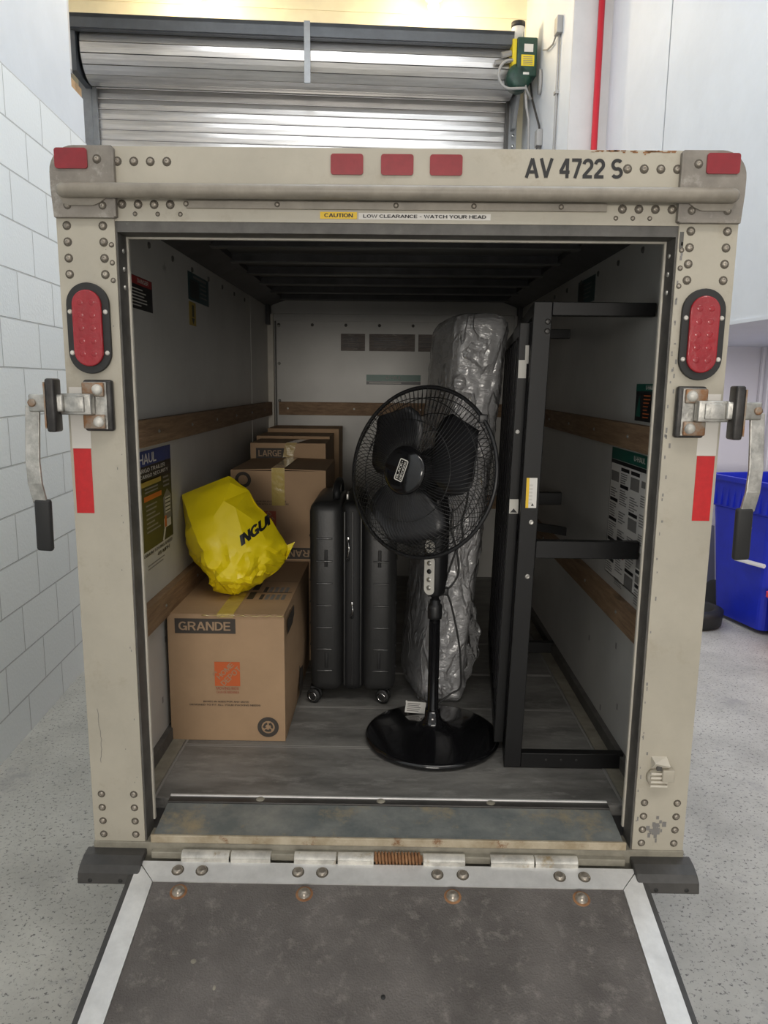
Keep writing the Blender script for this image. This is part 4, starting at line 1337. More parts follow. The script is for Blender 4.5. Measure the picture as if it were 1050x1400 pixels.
def carton(name_label, x0, x1, y0, y1, z0, z1, front, bulge=0.0, group='cardboard moving boxes', tapes=(), top_open=0.0, skew=(0, 0), extra=None):
    """cardboard box: gridded walls that bow a little, two closed flaps with a seam, printed front"""
    t = thing('cardboard_box', name_label, 'box', ((x0 + x1) / 2, (y0 + y1) / 2, z0), group)
    b = MB(M_card)
    N = 8

    def P(u, v, w):
        x = x0 + (x1 - x0) * u; y = y0 + (y1 - y0) * v; z = z0 + (z1 - z0) * w
        k = math.sin(PI * w) * math.sin(PI * min(1, max(0, v)))
        if u > 0.5:
            x += bulge * k * (2 * u - 1)
        else:
            x -= 0.2 * bulge * k * (1 - 2 * u)
        y += -0.05 * bulge * math.sin(PI * w) * math.sin(PI * u) * (1 if v < 0.5 else -1)
        return Vector((x + skew[0] * w, y + skew[1] * w, z))

    def grid(f, m=None):
        vs = [f(i / N, j / N) for j in range(N + 1) for i in range(N + 1)]
        fs = [(j * (N + 1) + i, j * (N + 1) + i + 1, (j + 1) * (N + 1) + i + 1, (j + 1) * (N + 1) + i) for j in range(N) for i in range(N)]
        b.faces(vs, fs, m, False)
    grid(lambda a, c: P(a, 0, c)); grid(lambda a, c: P(1 - a, 1, c)); grid(lambda a, c: P(1, a, c)); grid(lambda a, c: P(0, 1 - a, c))
    grid(lambda a, c: P(a, 1 - c, 0))
    # top: inner flaps then two outer flaps with a seam along the length
    b.faces([P(0, 0, 1) - ZV * 0.006, P(1, 0, 1) - ZV * 0.006, P(1, 1, 1) - ZV * 0.006, P(0, 1, 1) - ZV * 0.006], [(0, 1, 2, 3)], M_cardedge)
    up = ZV * top_open
    for a0, a1 in ((0.0, 0.496), (0.504, 1.0)):
        e0, e1 = (ZV * 0, up) if a0 == 0 else (up, ZV * 0)
        lo = [P(a0, 0.002, 1) + e0 - ZV * 0.001, P(a1, 0.002, 1) + e1 - ZV * 0.001, P(a1, 0.998, 1) + e1 - ZV * 0.001, P(a0, 0.998, 1) + e0 - ZV * 0.001]
        b.hexa(lo + [v + ZV * 0.004 for v in lo], M_card)
    front(b, P)
    b.build('box_body', t)
    for k, (fn, m) in enumerate(tapes):
        b = MB(m); fn(b, P); b.build('tape_strip', t)
    return t


def on_front(P, a, c, lift=0.0):
    return P(a, 0, c) - YV * lift


def strip(pts, half, axis, m):
    """a tape strip following pts, half wide along axis"""
    def fn(b, P):
        q = [p(P) for p in pts]
        ax = Vector(axis) * half
        vs = []
        for p in q:
            vs += [p - ax, p + ax]
        b.faces(vs, [(2 * i, 2 * i + 1, 2 * i + 3, 2 * i + 2) for i in range(len(q) - 1)], m)
    return (fn, m)


def front_big(b, P):
    F = lambda a, c: on_front(P, a, c, 0.0015)
    w = P(1, 0, 0.5) - P(0, 0, 0.5)
    W_ = w.length
    xd = w.normalized(); zd = ZV
    b.quad(F(0.325, 0.915), xd, zd, W_ * 0.52, 0.048, M_cardprint, 0.0)
    b.text('GRANDE', F(0.32, 0.915), xd, zd, W_ * 0.445, 0.030, M_cardtext, 0.03, 0.0006)
    c = F(0.505, 0.54)
    b.quad(c, xd, zd, 0.080, 0.080, M_cardorange, 0.0)
    di = (xd + zd).normalized(); dj = (zd - xd).normalized()
    b.text('THE', c - di * 0.026 + dj * 0.030, di, dj, 0.018, 0.008, M_cardtext, 0.01, 0.0006)
    b.text('HOME', c + di * 0.003 + dj * 0.0115, di, dj, 0.066, 0.018, M_cardtext, 0.02, 0.0006)
    b.text('DEPOT', c + di * 0.003 - dj * 0.0125, di, dj, 0.078, 0.018, M_cardtext, 0.02, 0.0006)
    b.text('MOVING BOX', F(0.505, 0.425), xd, zd, 0.072, 0.010, M_cardred, 0.0, 0.0006)
    b.text('CAJA DE MUDANZA', F(0.505, 0.395), xd, zd, 0.072, 0.009, M_cardred, 0.0, 0.0006)
    b.text('BOXES IN SIZES FOR ANY MOVE', F(0.49, 0.318), xd, zd, 0.145, 0.006, M_cardprint, 0.012, 0.0006)
    b.text('DESIGNED TO FIT ALL YOUR PACKING NEEDS', F(0.48, 0.292), xd, zd, 0.225, 0.006, M_cardprint, 0.012, 0.0006)
    cc = F(0.85, 0.115)
    N = 28
    ring = []
    for k in range(N):
        a = 2 * PI * k / N
        ring.append((a))
    b.faces([cc + (xd * math.cos(a) + zd * math.sin(a)) * 0.034 for a in ring] + [cc + (xd * math.cos(a) + zd * math.sin(a)) * 0.021 for a in ring],
            [(k, (k + 1) % N, N + (k + 1) % N, N + k) for k in range(N)], M_cardprint)
    for k in range(3):                               # three chasing arrows
        a0 = PI / 2 + 2 * PI * k / 3
        arc = [a0 + 0.2 + 0.16 * q for q in range(9)]
        b.faces([cc + (xd * math.cos(a) + zd * math.sin(a)) * 0.016 for a in arc] + [cc + (xd * math.cos(a) + zd * math.sin(a)) * 0.009 for a in arc],
                [(q, q + 1, 9 + q + 1, 9 + q) for q in range(8)], M_cardprint)
        tip = [(0.020, arc[-1]), (0.005, arc[-1]), (0.0125, arc[-1] + 0.5)]
        b.faces([cc + (xd * math.cos(a) + zd * math.sin(a)) * r for r, a in tip], [(0, 1, 2)], M_cardprint)
    # side print
    yd = YV
    b.quad(P(1, 0.16, 0.89) + XV * 0.003, yd, zd, 0.16, 0.05, M_cardprint, 0.0)
    b.quad(P(1, 0.40, 0.25) + XV * 0.003, yd, zd, 0.10, 0.12, M_cardprint, 0.0)
    # packing checklist printed on the top
    for r in range(2):
        for cidx in range(5):
            b.quad(P(0.72 + 0.05 * cidx, 0.28 + 0.13 * r, 1) + ZV * 0.0036, xd, yd, 0.012, 0.06, M_greyprint if cidx else M_cardprint, 0.0)
    b.quad(P(0.62, 0.30, 1) + ZV * 0.0036, xd, yd, 0.022, 0.085, M_cardprint, 0.0); b.quad(P(0.62, 0.46, 1) + ZV * 0.0036, xd, yd, 0.022, 0.085, M_cardprint, 0.0)
    for k in range(3):
        b.quad(P(0.80, 0.355 + 0.01 * k + 0.20 * (k == 2), 1) + ZV * 0.0037, xd, yd, 0.13, 0.003, M_cardprint, 0.0)


top = lambda a, v, l=0.0045: (lambda P: P(a, v, 1) + ZV * l)
frt = lambda a, c, l=0.0035: (lambda P: P(a, 0, c) - YV * l)
carton('cardboard box printed GRANDE with an orange square, under the yellow bag', -0.694, -0.330, 0.482, 1.165, FZ, 0.868, front_big, 0.022,
       tapes=(strip([top(0.5, 0.9), top(0.5, 0.5), top(0.5, 0.0), frt(0.5, 0.985)], 0.026, XV, M_tapey),
              (lambda b, P: b.tube([P(0.30 + 0.7 * k / 24, 0, 1) + Vector((0, -0.003 - 0.003 * (k % 2), 0.002 * math.sin(k * 2.3))) for k in range(25)], [0.0017 + 0.0012 * math.sin(k * 1.7) for k in range(25)], M_tape, 6), M_tape)))


def front_upside(b, P):
    F = lambda a, c: on_front(P, a, c, 0.0015)
    xd, zd = XV, ZV
    c = F(0.36, 0.44)
    b.quad(c, xd, zd, 0.085, 0.085, M_cardred, 0.0)
    di = -(xd + zd).normalized(); dj = -(zd - xd).normalized()
    b.text('HOME', c + dj * 0.012, di, dj, 0.066, 0.018, M_cardtext, 0.02, 0.0006); b.text('DEPOT', c - dj * 0.012, di, dj, 0.078, 0.018, M_cardtext, 0.02, 0.0006)
    b.text('BOXES IN SIZES FOR ANY MOVE', F(0.42, 0.665), -xd, -zd, 0.12, 0.007, M_cardprint, 0.012, 0.0006)
    b.text('DESIGNED TO FIT YOUR NEEDS', F(0.42, 0.635), -xd, -zd, 0.14, 0.006, M_cardprint, 0.012, 0.0006)
    b.quad(F(0.68, 0.085), xd, zd, 0.19, 0.046, M_cardprint, 0.0); b.text('GRANDE', F(0.68, 0.085), -xd, -zd, 0.165, 0.030, M_cardtext, 0.03, 0.0006)
    cc = F(0.13, 0.90); N = 24
    ring = [2 * PI * k / N for k in range(N)]
    b.faces([cc + (xd * math.cos(a) + zd * math.sin(a)) * 0.032 for a in ring] + [cc + (xd * math.cos(a) + zd * math.sin(a)) * 0.019 for a in ring],
            [(k, (k + 1) % N, N + (k + 1) % N, N + k) for k in range(N)], M_cardprint)


carton('upside-down cardboard box behind the yellow bag, pale tape hanging down its front', -0.640, -0.262, 1.185, 1.635, 0.872, 1.236, front_upside, 0.004, top_open=0.006,
       tapes=(strip([top(0.5, 0.95, 0.012), top(0.5, 0.0, 0.012), frt(0.5, 0.985, 0.004), frt(0.5, 0.62, 0.004)], 0.026, XV, M_tapey),))


def front_large(b, P):
    F = lambda a, c: on_front(P, a, c, 0.0015)
    b.quad(F(0.27, 0.90), XV, ZV, 0.135, 0.048, M_cardprint, 0.0); b.text('LARGE', F(0.26, 0.90), XV, ZV, 0.105, 0.030, M_cardtext, 0.03, 0.0006)


def front_plain(b, P):
    pass


carton('cardboard box printed LARGE, peeking over the upside-down box', -0.648, -0.304, 1.645, 1.925, 0.872, 1.306, front_large,
       tapes=(strip([top(0.66, 0.9, 0.006), top(0.55, 0.0, 0.006), frt(0.53, 0.985), frt(0.50, 0.86)], 0.024, XV, M_tape),))
carton('cardboard box with only a thin edge showing directly behind the box printed LARGE', -0.672, -0.310, 1.935, 2.215, 0.872, 1.318, front_plain)
carton('rearmost cardboard box of the stack, against the back wall of the trailer', -0.665, -0.285, 2.225, 2.528, 0.872, 1.338, front_plain)
carton('cardboard box on the trailer floor carrying the upside-down box', -0.680, -0.310, 1.180, 1.860, FZ, 0.868, front_plain)
carton('cardboard box on the trailer floor carrying the rearmost boxes', -0.680, -0.310, 1.870, 2.528, FZ, 0.868, front_plain)

# --- yellow carrier bag
BAG = [  # X, Z on the silhouette, depth towards the viewer
    ('A', 258, 425, 0.02), ('B', 500, 332, 0.0), ('C', 525, 345, 0.0), ('R1', 600, 410, -0.01), ('R1b', 645, 482, -0.01), ('R2', 715, 545, 0.0), ('R3', 762, 620, 0.0), ('R4', 800, 678, 0.0), ('S', 842, 662, 0.0),
    ('R5', 792, 762, 0.0), ('R5b', 765, 800, 0.0), ('R6', 700, 850, 0.01), ('T1', 600, 912, 0.02), ('T2', 515, 934, 0.03), ('T3', 445, 922, 0.03), ('L5', 405, 892, 0.015), ('L5b', 395, 856, 0.01), ('L4', 345, 805, 0.0), ('L3', 275, 715, 0.0), ('L2', 262, 560, 0.0)]
BIN = [(300, 480, 0.07), (385, 630, 0.13), (440, 742, 0.15), (520, 360, 0.035), (560, 470, 0.085), (590, 560, 0.105), (622, 642, 0.125), (400, 400, 0.045), (450, 520, 0.11), (520, 600, 0.13), (640, 540, 0.06), (690, 600, 0.07), (720, 660, 0.085), (760, 700, 0.05),
       (500, 800, 0.165), (465, 790, 0.15), (560, 745, 0.16), (640, 720, 0.145), (700, 740, 0.11), (560, 800, 0.15), (620, 790, 0.155), (660, 800, 0.13), (600, 850, 0.125), (540, 870, 0.12), (480, 860, 0.11), (720, 800, 0.085), (440, 840, 0.10), (380, 760, 0.09), (320, 690, 0.07), (300, 600, 0.08), (345, 560, 0.11), (500, 440, 0.08), (430, 890, 0.07), (550, 910, 0.055)]


def bagx(px_, d):
    return -0.549 + ((180 + px_ / 3.75) - 313) * 0.00243


def bagz(py_):
    return 1.272 - ((560 + py_ / 3.75) - 648) * 0.00252


def bag_surface(sign, depth_scale, ymid):
    pts = [Vector((bagx(x, d), bagz(y))) for _, x, y, d in BAG] + [Vector((bagx(x, d), bagz(y))) for x, y, d in BIN]
    dep = [d for _, x, y, d in BAG] + [d for x, y, d in BIN]
    edges = [(i, (i + 1) % len(BAG)) for i in range(len(BAG))]
    v2, e2, f2, ov, oe, of = delaunay_2d_cdt(pts, edges, [], 1, 1e-6)
    t = bmesh.new()
    vs = []
    for k, p in enumerate(v2):
        d = dep[ov[k][0]] if ov[k] else 0.05
        edge = ov[k] and ov[k][0] < len(BAG)
        vs.append(t.verts.new((p.x, ymid - sign * (d * depth_scale if not edge or sign > 0 else max(0, d) * -1), p.y)))
    for f in f2:
        try:
            t.faces.new([vs[i] for i in f])
        except ValueError:
            pass
    return t


t = thing('carrier_bag', 'bright yellow carrier bag stuffed full, slumped on top of the GRANDE box', 'bag', (-0.54, 0.72, 0.874))
front_t = bag_surface(1, 1.0, 0.74)
back_t = bag_surface(-1, 0.8, 0.74)
b = MB(M_bag)
b.merge(front_t, M_bag); b.merge(back_t, M_bag)
bmesh.ops.remove_doubles(b.bm, verts=b.bm.verts, dist=0.0005)
bmesh.ops.subdivide_edges(b.bm, edges=list(b.bm.edges), cuts=4, use_grid_fill=True, smooth=0.0)
for _ in range(1):
    bmesh.ops.smooth_vert(b.bm, verts=list(b.bm.verts), factor=0.18, use_axis_x=True, use_axis_y=True, use_axis_z=True)
bmesh.ops.triangulate(b.bm, faces=list(b.bm.faces))
b.bm.normal_update()
for v in b.bm.verts:
    p = v.co
    low = max(0.0, min(1.0, (1.10 - p.z) / 0.16))
    k = noise.noise(p * 9) * 0.004 + (abs(noise.noise(p * 26 + Vector((3, 1, 2)))) - 0.2) * (0.002 + 0.018 * low) + (abs(noise.noise(Vector((p.x * 14 + p.z * 10, p.y * 8, p.z * 14 - p.x * 9)))) - 0.25) * (0.007 + 0.022 * low)
    v.co = p + v.normal * k
for v in b.bm.verts:
    v.co.z = max(v.co.z, 0.8755)
    v.co.x = max(v.co.x, -0.7035)
for f in b.bm.faces:
    f.smooth = True
b.bm.normal_update()
for e in b.bm.edges:
    if len(e.link_faces) == 2 and e.calc_face_angle(0) > 0.30:
        e.smooth = False
bag = b.build('bag_body', t)
# the printed lettering lies on the side of the bag: project it on the surface
from mathutils.bvhtree import BVHTree
dg = bpy.context.evaluated_depsgraph_get()
bt = BVHTree.FromPolygons([v.co + Vector((-0.54, 0.72, 0.874)) for v in bag.data.vertices], [tuple(p.vertices) for p in bag.data.polygons])
(bx0, by0, bx1, by1), tvs, tfs = text_mesh('INGUI', 0.10)
tb = bmesh.new()
tv = [tb.verts.new((v[0], v[1], 0)) for v in tvs]
for f in tfs:
    try:
        tb.faces.new([tv[i] for i in f])
    except ValueError:
        pass
bmesh.ops.triangulate(tb, faces=list(tb.faces))
bmesh.ops.subdivide_edges(tb, edges=[e for e in tb.edges if e.calc_length() > 0.06], cuts=2)
ctr = Vector((bagx(652, 0), bagz(585)))
ex = Vector((118, -78)); ex = Vector((ex.x * 0.000648, -ex.y * 0.000672)); ey = Vector((-12 * 0.000648, 52 * 0.000672)) 
ok = True
for v in tb.verts:
    u_ = (v.co.x - bx0) / (bx1 - bx0) - 0.5; w_ = (v.co.y - by0) / (by1 - by0) - 0.5
    q = ctr + ex * u_ + Vector((-0.008, 0.036)) * w_
    hit = bt.ray_cast(Vector((q.x, 0.2, q.y)), Vector((0, 1, 0)))
    yy = hit[0].y if hit[0] else 0.74
    v.co = Vector((q.x, yy - 0.0016, q.y))
b = MB(M_ink); b.merge(tb, M_ink); b.build('printed_lettering', t)

# --- suitcase
t = thing('suitcase', 'upright black hard-shell suitcase on spinner wheels, seen from its zipped edge', 'suitcase', (-0.13, 1.0, FZ))
sx0, sx1, sy0, sy1, sz0, sz1 = -0.283, 0.020, 0.765, 1.172, 0.495, 1.180
def shell(x0, x1, name):
    b = MB(M_case)
    b.box((x0, sy0, sz0), (x1, sy1, sz1), M_case, None, 0.035)
    return b
for x0, x1, out in ((sx0, -0.165, -1), (-0.098, sx1, 1)):
    b = shell(x0, x1, 'shell')
    cx = (x0 + x1) / 2
    for k in range(7):
        zz = 0.575 + 0.0795 * k
        ww = 0.056
        b.box((cx + out * 0.006 - ww / 2, sy0 - 0.006, zz), (cx + out * 0.006 + ww / 2, sy0 + 0.01, zz + 0.0055), M_ridge, None, 0.0022)
        b.box((cx + out * 0.05, sy0 + 0.04, zz), (x0 - 0.003 if out < 0 else x1 + 0.003, sy1 - 0.04, zz + 0.008), M_case, None, 0.002)
    for zz in (0.615, 0.985):
        b.box((cx - 0.006, sy0 - 0.002, zz - 0.03), (cx + 0.006, sy0 + 0.01, zz + 0.03), M_casedk, None, 0.002)
    b.build('shell_half', t)
b = MB(M_casedk)
b.box((-0.172, sy0 - 0.003, sz0 + 0.004), (-0.091, sy1 + 0.003, sz1 + 0.003), M_casedk, None, 0.03)
for x in (-0.160, -0.132, -0.103):
    b.box((x - 0.003, sy0 - 0.006, sz0 + 0.03), (x + 0.003, sy0, sz1 - 0.03), M_case, None, 0.0015)
b.build('zip_gusset', t)
for x, zz, L in ((-0.147, 1.055, 0.07), (-0.133, 0.825, 0.045)):
    b = MB(M_chrome)
    b.box((x - 0.004, sy0 - 0.012, zz - 0.008), (x + 0.004, sy0 - 0.004, zz + 0.008), M_chrome, None, 0.002)
    b.tube([(x, sy0 - 0.011, zz), (x + 0.003, sy0 - 0.013, zz - L * 0.5), (x - 0.002, sy0 - 0.011, zz - L)], 0.0028, M_chrome, 6)
    b.lathe([(0.003, -0.002), (0.007, -0.002), (0.007, 0.002), (0.003, 0.002), (0.003, -0.002)], (x - 0.002, sy0 - 0.012, zz - L), YV, M_casedk, 12)
    b.build('zip_pull', t)
b = MB(M_casedk)
b.tube([(-0.195, 0.86, 1.178), (-0.195, 0.865, 1.205), (-0.195, 0.90, 1.222), (-0.195, 1.02, 1.222), (-0.195, 1.06, 1.205), (-0.195, 1.065, 1.178)], 0.014, M_casedk, 10)
b.cyl((-0.195, 0.872, 1.204), (-0.195, 0.905, 1.219), 0.0155, M_steel, 12)
b.box((-0.160, 0.84, 1.178), (-0.150, 0.90, 1.200), M_steel, None, 0.003)
b.build('carry_handle', t)
for x in (-0.268, -0.022):
    for y in (0.80, 1.13):
        b = MB(M_black)
        for q in (-1, 1):
            b.lathe([(0, -0.007), (0.020, -0.007), (0.0255, -0.004), (0.0255, 0.004), (0.020, 0.007), (0, 0.007)], (x + q * 0.009 * 0.3, y - 0.012 + q * 0.012, FZ + 0.026), Vector((0.35, 0.93, 0)), M_black, 24)
        b.lathe([(0.0135, 0), (0.0165, 0.001), (0.0135, 0.002)], (x - 0.006, y - 0.0335, FZ + 0.026), Vector((-0.35, -0.93, 0)), M_chrome, 24)
        b.box((x - 0.017, y - 0.014, FZ + 0.040), (x + 0.017, y + 0.018, FZ + 0.056), M_casedk, None, 0.004)
        b.build('spinner_wheel', t)

# --- pedestal fan
FX, FY = 0.140, 0.522
fan = thing('pedestal_fan', 'black oscillating pedestal fan with wire cage head on a round glossy base', 'fan', (FX, FY, FZ))
b = MB(M_glossblk)
b.lathe([(0, 0), (0.205, 0.0), (0.2155, 0.004), (0.2165, 0.013), (0.212, 0.019), (0.204, 0.021), (0.15, 0.030), (0.09, 0.040), (0.055, 0.047), (0.036, 0.056), (0.026, 0.075), (0.024, 0.10), (0, 0.10)], (FX, FY, FZ), ZV, M_glossblk, 64)
b.build('base', fan)
b = MB(M_glossblk)
b.cyl((FX, FY, FZ + 0.09), (FX, FY, 0.885), 0.0175, M_glossblk, 20)
b.cyl((FX, FY, 0.88), (FX, FY, 0.95), 0.0115, M_satblk, 16)
b.build('pole', fan)
b = MB(M_satblk)
b.lathe([(0.0175, 0), (0.0215, 0.002), (0.0225, 0.012), (0.0225, 0.040), (0.0205, 0.048), (0.0165, 0.050), (0.0165, 0.062), (0.012, 0.064)], (FX, FY, 0.853), ZV, M_satblk, 24)
b.build('height_collar', fan)
FYAW = math.radians(36); FT = math.radians(9)
FN = Vector((-math.sin(FYAW) * math.cos(FT), -math.cos(FYAW) * math.cos(FT), math.sin(FT)))
FN0 = Vector((-math.sin(FYAW), -math.cos(FYAW), 0))
FR_ = Vector((-FN0.y, FN0.x, 0)) * 1.0
FRt = ZV.cross(FN0).normalized()              # to the picture's right of the head
FU = FN.cross(FRt).normalized()
if FU.z < 0:
    FU = -FU
HC = Vector((0.083, 0.445, 1.325))           # middle of the cage


def hp(x, y, z=0.0):
    return HC + FRt * x + FU * y + FN * z


# control column
b = MB(M_satblk)
secs = [(0.93, 0.020, 0.022), (0.94, 0.026, 0.028), (0.98, 0.031, 0.032), (1.05, 0.034, 0.035), (1.12, 0.035, 0.036), (1.20, 0.034, 0.036), (1.25, 0.026, 0.03), (1.29, 0.02, 0.024)]
vs, fs = [], []
NS = 24
for z, rx, ry in secs:
    for k in range(NS):
        a = 2 * PI * k / NS
        c_, s_ = math.cos(a), math.sin(a)
        q = (abs(c_) ** 3 + abs(s_) ** 3) ** (-1 / 3)
        vs.append(Vector((FX, FY, z)) + FRt * (rx * c_ * q) - FN0 * (ry * s_ * q))
for i in range(len(secs) - 1):
    for k in range(NS):
        fs.append((i * NS + k, i * NS + (k + 1) % NS, (i + 1) * NS + (k + 1) % NS, (i + 1) * NS + k))
fs += [tuple(range(NS))[::-1], tuple(range((len(secs) - 1) * NS, len(secs) * NS))]
b.faces(vs, fs, M_satblk, True)
b.build('control_column', fan)
b = MB(M_paper)
pc = Vector((FX, FY, 1.0)) + FN0 * 0.0355
b.prism(stadium(0.036, 0.125, 12), FN0, 0.003, M_signtext, pc + ZV * 0.002, FRt, ZV)
b.prism(stadium(0.034, 0.04, 12), FN0, 0.003, M_signtext, pc + ZV * 0.092, FRt, ZV)
for k in range(4):
    b.lathe([(0.008, 0), (0.0075, 0.002), (0, 0.0025)], pc + FN0 * 0.003 + ZV * (0.040 - 0.026 * k), FN0, M_steel if k != 1 else M_satblk, 14)
b.quad(pc + ZV * 0.092 + FN0 * 0.0036, FRt, ZV, 0.003, 0.02, M_ink); b.quad(pc + ZV * 0.088 + FN0 * 0.0036, FRt, ZV, 0.014, 0.003, M_ink)
b.build('control_panel', fan)
# motor
b = MB(M_satblk)
b.lathe([(0, -0.19), (0.04, -0.185), (0.066, -0.165), (0.074, -0.12), (0.074, -0.075), (0.068, -0.062), (0, -0.062)], HC, FN, M_satblk, 32)
b.build('motor_housing', fan)
b = MB(M_satblk)
b.lathe([(0, 0), (0.030, 0), (0.032, 0.05), (0.026, 0.12), (0, 0.12)], Vector((FX, FY, 1.235)), ZV, M_satblk, 20); b.build('neck', fan)
# cages
GR = 0.250


def cage(front):
    b = MB(M_wire)
    sgn = 1 if front else -1
    NW = 96
    r0 = 0.062 if front else 0.070
    dep = 0.082 if front else 0.075
    for k in range(NW):
        a0 = 2 * PI * k / NW
        pts = []
        for q in range(9):
            f = q / 8.0
            r = r0 + (GR - r0) * f
            z = dep * (1 - f ** 3.2) * 1.0 + 0.002
            a = a0 + 0.42 * f * (1 if front else -1) * (0.3 + 0.7 * f)
            pts.append(hp(r * math.cos(a), r * math.sin(a), sgn * z))
        b.tube(pts, 0.00095, M_wire, 4)
    for f in ((0.45, 0.80) if front else (0.35, 0.62, 0.86)):
        r = r0 + (GR - r0) * f
        z = dep * (1 - f ** 3.2)
        b.tube([hp(r * math.cos(a), r * math.sin(a), sgn * (z - 0.001)) for a in [2 * PI * k / 64 for k in range(64)]], 0.0015, M_wire, 5, closed=True)
    if not front:
        b.lathe([(0.062, 0), (0.080, 0), (0.080, 0.006), (0.062, 0.006), (0.062, 0)], hp(0, 0, -dep - 0.003), FN, M_satblk, 32)
    return b


cage(True).build('front_grille', fan)
cage(False).build('rear_grille', fan)
b = MB(M_satblk)
b.tube([hp(GR * math.cos(a), GR * math.sin(a), 0) for a in [2 * PI * k / 72 for k in range(72)]], 0.0062, M_satblk, 8, closed=True)
b.box((-0.012, -0.008, -0.012), (0.012, 0.010, 0.012), M_satblk, Matrix.Translation(hp(GR * math.cos(0.72), GR * math.sin(0.72), 0)), 0.003)
b.build('guard_ring', fan)
b = MB(M_glossblk)
b.lathe([(0.066, -0.004), (0.070, 0.0), (0.070, 0.006), (0.062, 0.012), (0.040, 0.017), (0, 0.019)], hp(0, 0, 0.080), FN, M_glossblk, 40)
hub = b.build('badge_cap', fan)
b = MB(M_signtext)
bc = hp(0, 0, 0.1005)
ta = math.radians(74)
bx = FRt * math.cos(ta) + FU * math.sin(ta); by = -FRt * math.sin(ta) + FU * math.cos(ta)
o1 = rrect(0.064, 0.030, 0.005); o2 = rrect(0.058, 0.024, 0.003)
N = len(o1)
b.faces([bc + bx * p[0] + by * p[1] for p in o1] + [bc + bx * p[0] + by * p[1] for p in o2], [(k, (k + 1) % N, N + (k + 1) % N, N + k) for k in range(N)], M_signtext)
b.text('BLACK+', bc + by * 0.0058, bx, by, 0.052, 0.0085, M_signtext, 0.02, 0); b.text('DECKER', bc - by * 0.0058, bx, by, 0.052, 0.0085, M_signtext, 0.02, 0)
b.build('brand_badge', hub)
# blades
for k, a0 in enumerate((math.radians(132), math.radians(22), math.radians(252))):
    b = MB(M_blade)
    vs, fs = [], []
    NR, NA = 9, 9
    for i in range(NR):
        f = i / (NR - 1)
        r = 0.045 + 0.170 * f
        half = 0.42 + 0.46 * math.sin(PI * min(1, 0.14 + f * 0.74))
        if f > 0.80:
            half *= math.sqrt(max(0.05, 1 - ((f - 0.80) / 0.205) ** 2))
        for j in range(NA):
            s_ = j / (NA - 1) * 2 - 1
            a = a0 + s_ * half + 0.15 * f
            vs.append(hp(r * math.cos(a), r * math.sin(a), 0.005 - 0.028 * s_ * (0.5 + 0.5 * f) + 0.010 * (1 - s_ * s_)))
    for i in range(NR - 1):
        for j in range(NA - 1):
            fs.append((i * NA + j, i * NA + j + 1, (i + 1) * NA + j + 1, (i + 1) * NA + j))
    b.faces(vs, fs, M_blade, True)
    o = b.build('blade', fan)
    md = o.modifiers.new('thickness', 'SOLIDIFY'); md.thickness = 0.0025
b = MB(M_satblk)
b.lathe([(0, -0.055), (0.050, -0.05), (0.052, 0.02), (0.046, 0.045), (0.03, 0.055), (0, 0.057)], HC, FN, M_satblk, 32); b.build('blade_hub', fan)


def smooth_path(pts, n=8):
    pts = [Vector(p) for p in pts]
    out = []
    for i in range(len(pts) - 1):
        p0 = pts[max(0, i - 1)]; p1 = pts[i]; p2 = pts[i + 1]; p3 = pts[min(len(pts) - 1, i + 2)]
        for k in range(n):
            t_ = k / n
            out.append(0.5 * ((2 * p1) + (p2 - p0) * t_ + (2 * p0 - 5 * p1 + 4 * p2 - p3) * t_ ** 2 + (3 * p1 - p0 - 3 * p2 + p3) * t_ ** 3))
    out.append(pts[-1])
    return out


b = MB(M_black)
b.tube(smooth_path([(0.172, 0.540, 0.945), (0.190, 0.54, 0.955), (0.212, 0.54, 1.00), (0.205, 0.54, 1.07), (0.185, 0.55, 1.14), (0.19, 0.55, 1.20)]), 0.0032, M_black, 8)
b.tube(smooth_path([(0.168, 0.545, 0.955), (0.20, 0.545, 1.06), (0.222, 0.545, 1.11), (0.218, 0.545, 1.16), (0.232, 0.55, 1.22), (0.235, 0.55, 1.29), (0.22, 0.55, 1.31)]), 0.0032, M_black, 8)
b.tube(smooth_path([(0.165, 0.545, 0.945), (0.190, 0.55, 0.90), (0.222, 0.56, 0.76), (0.232, 0.57, 0.66), (0.232, 0.58, 0.60), (0.20, 0.58, 0.575), (0.16, 0.56, 0.55), (0.148, 0.545, 0.53)]), 0.0032, M_black, 8)
b.box((0.160, 0.530, 0.925), (0.182, 0.555, 0.950), M_satblk, None, 0.004)
b.build('power_cord', fan)
b = MB(M_paper)
xf = Matrix.Translation((0.089, 0.633, 0.503)) @ Matrix.Rotation(-0.15, 4, 'Z') @ Matrix.Rotation(0.55, 4, 'X')
b.box((-0.034, -0.022, 0), (0.034, 0.022, 0.0012), M_paper, xf)
for k in range(5):
    b.box((-0.028, -0.016 + 0.007 * k, 0.0012), (0.012 + 0.003 * (k % 3), -0.013 + 0.007 * k, 0.0015), M_greyprint, xf)
b.box((-0.036, 0.02, -0.030), (-0.030, 0.024, 0.002), M_paper, xf)
b.build('paper_tag', fan)

# --- mattress roll in clear plastic
t = thing('wrapped_mattress', 'tall grey folded mattress wrapped in crinkled clear plastic, standing behind the fan', 'mattress', (0.2, 1.0, FZ))
BOT = [(0.105, 0.775), (0.262, 0.795), (0.262, 1.25), (0.040, 1.20)]
TOP = [(0.215, 0.82), (0.392, 0.83), (0.385, 1.30), (0.150, 1.25)]


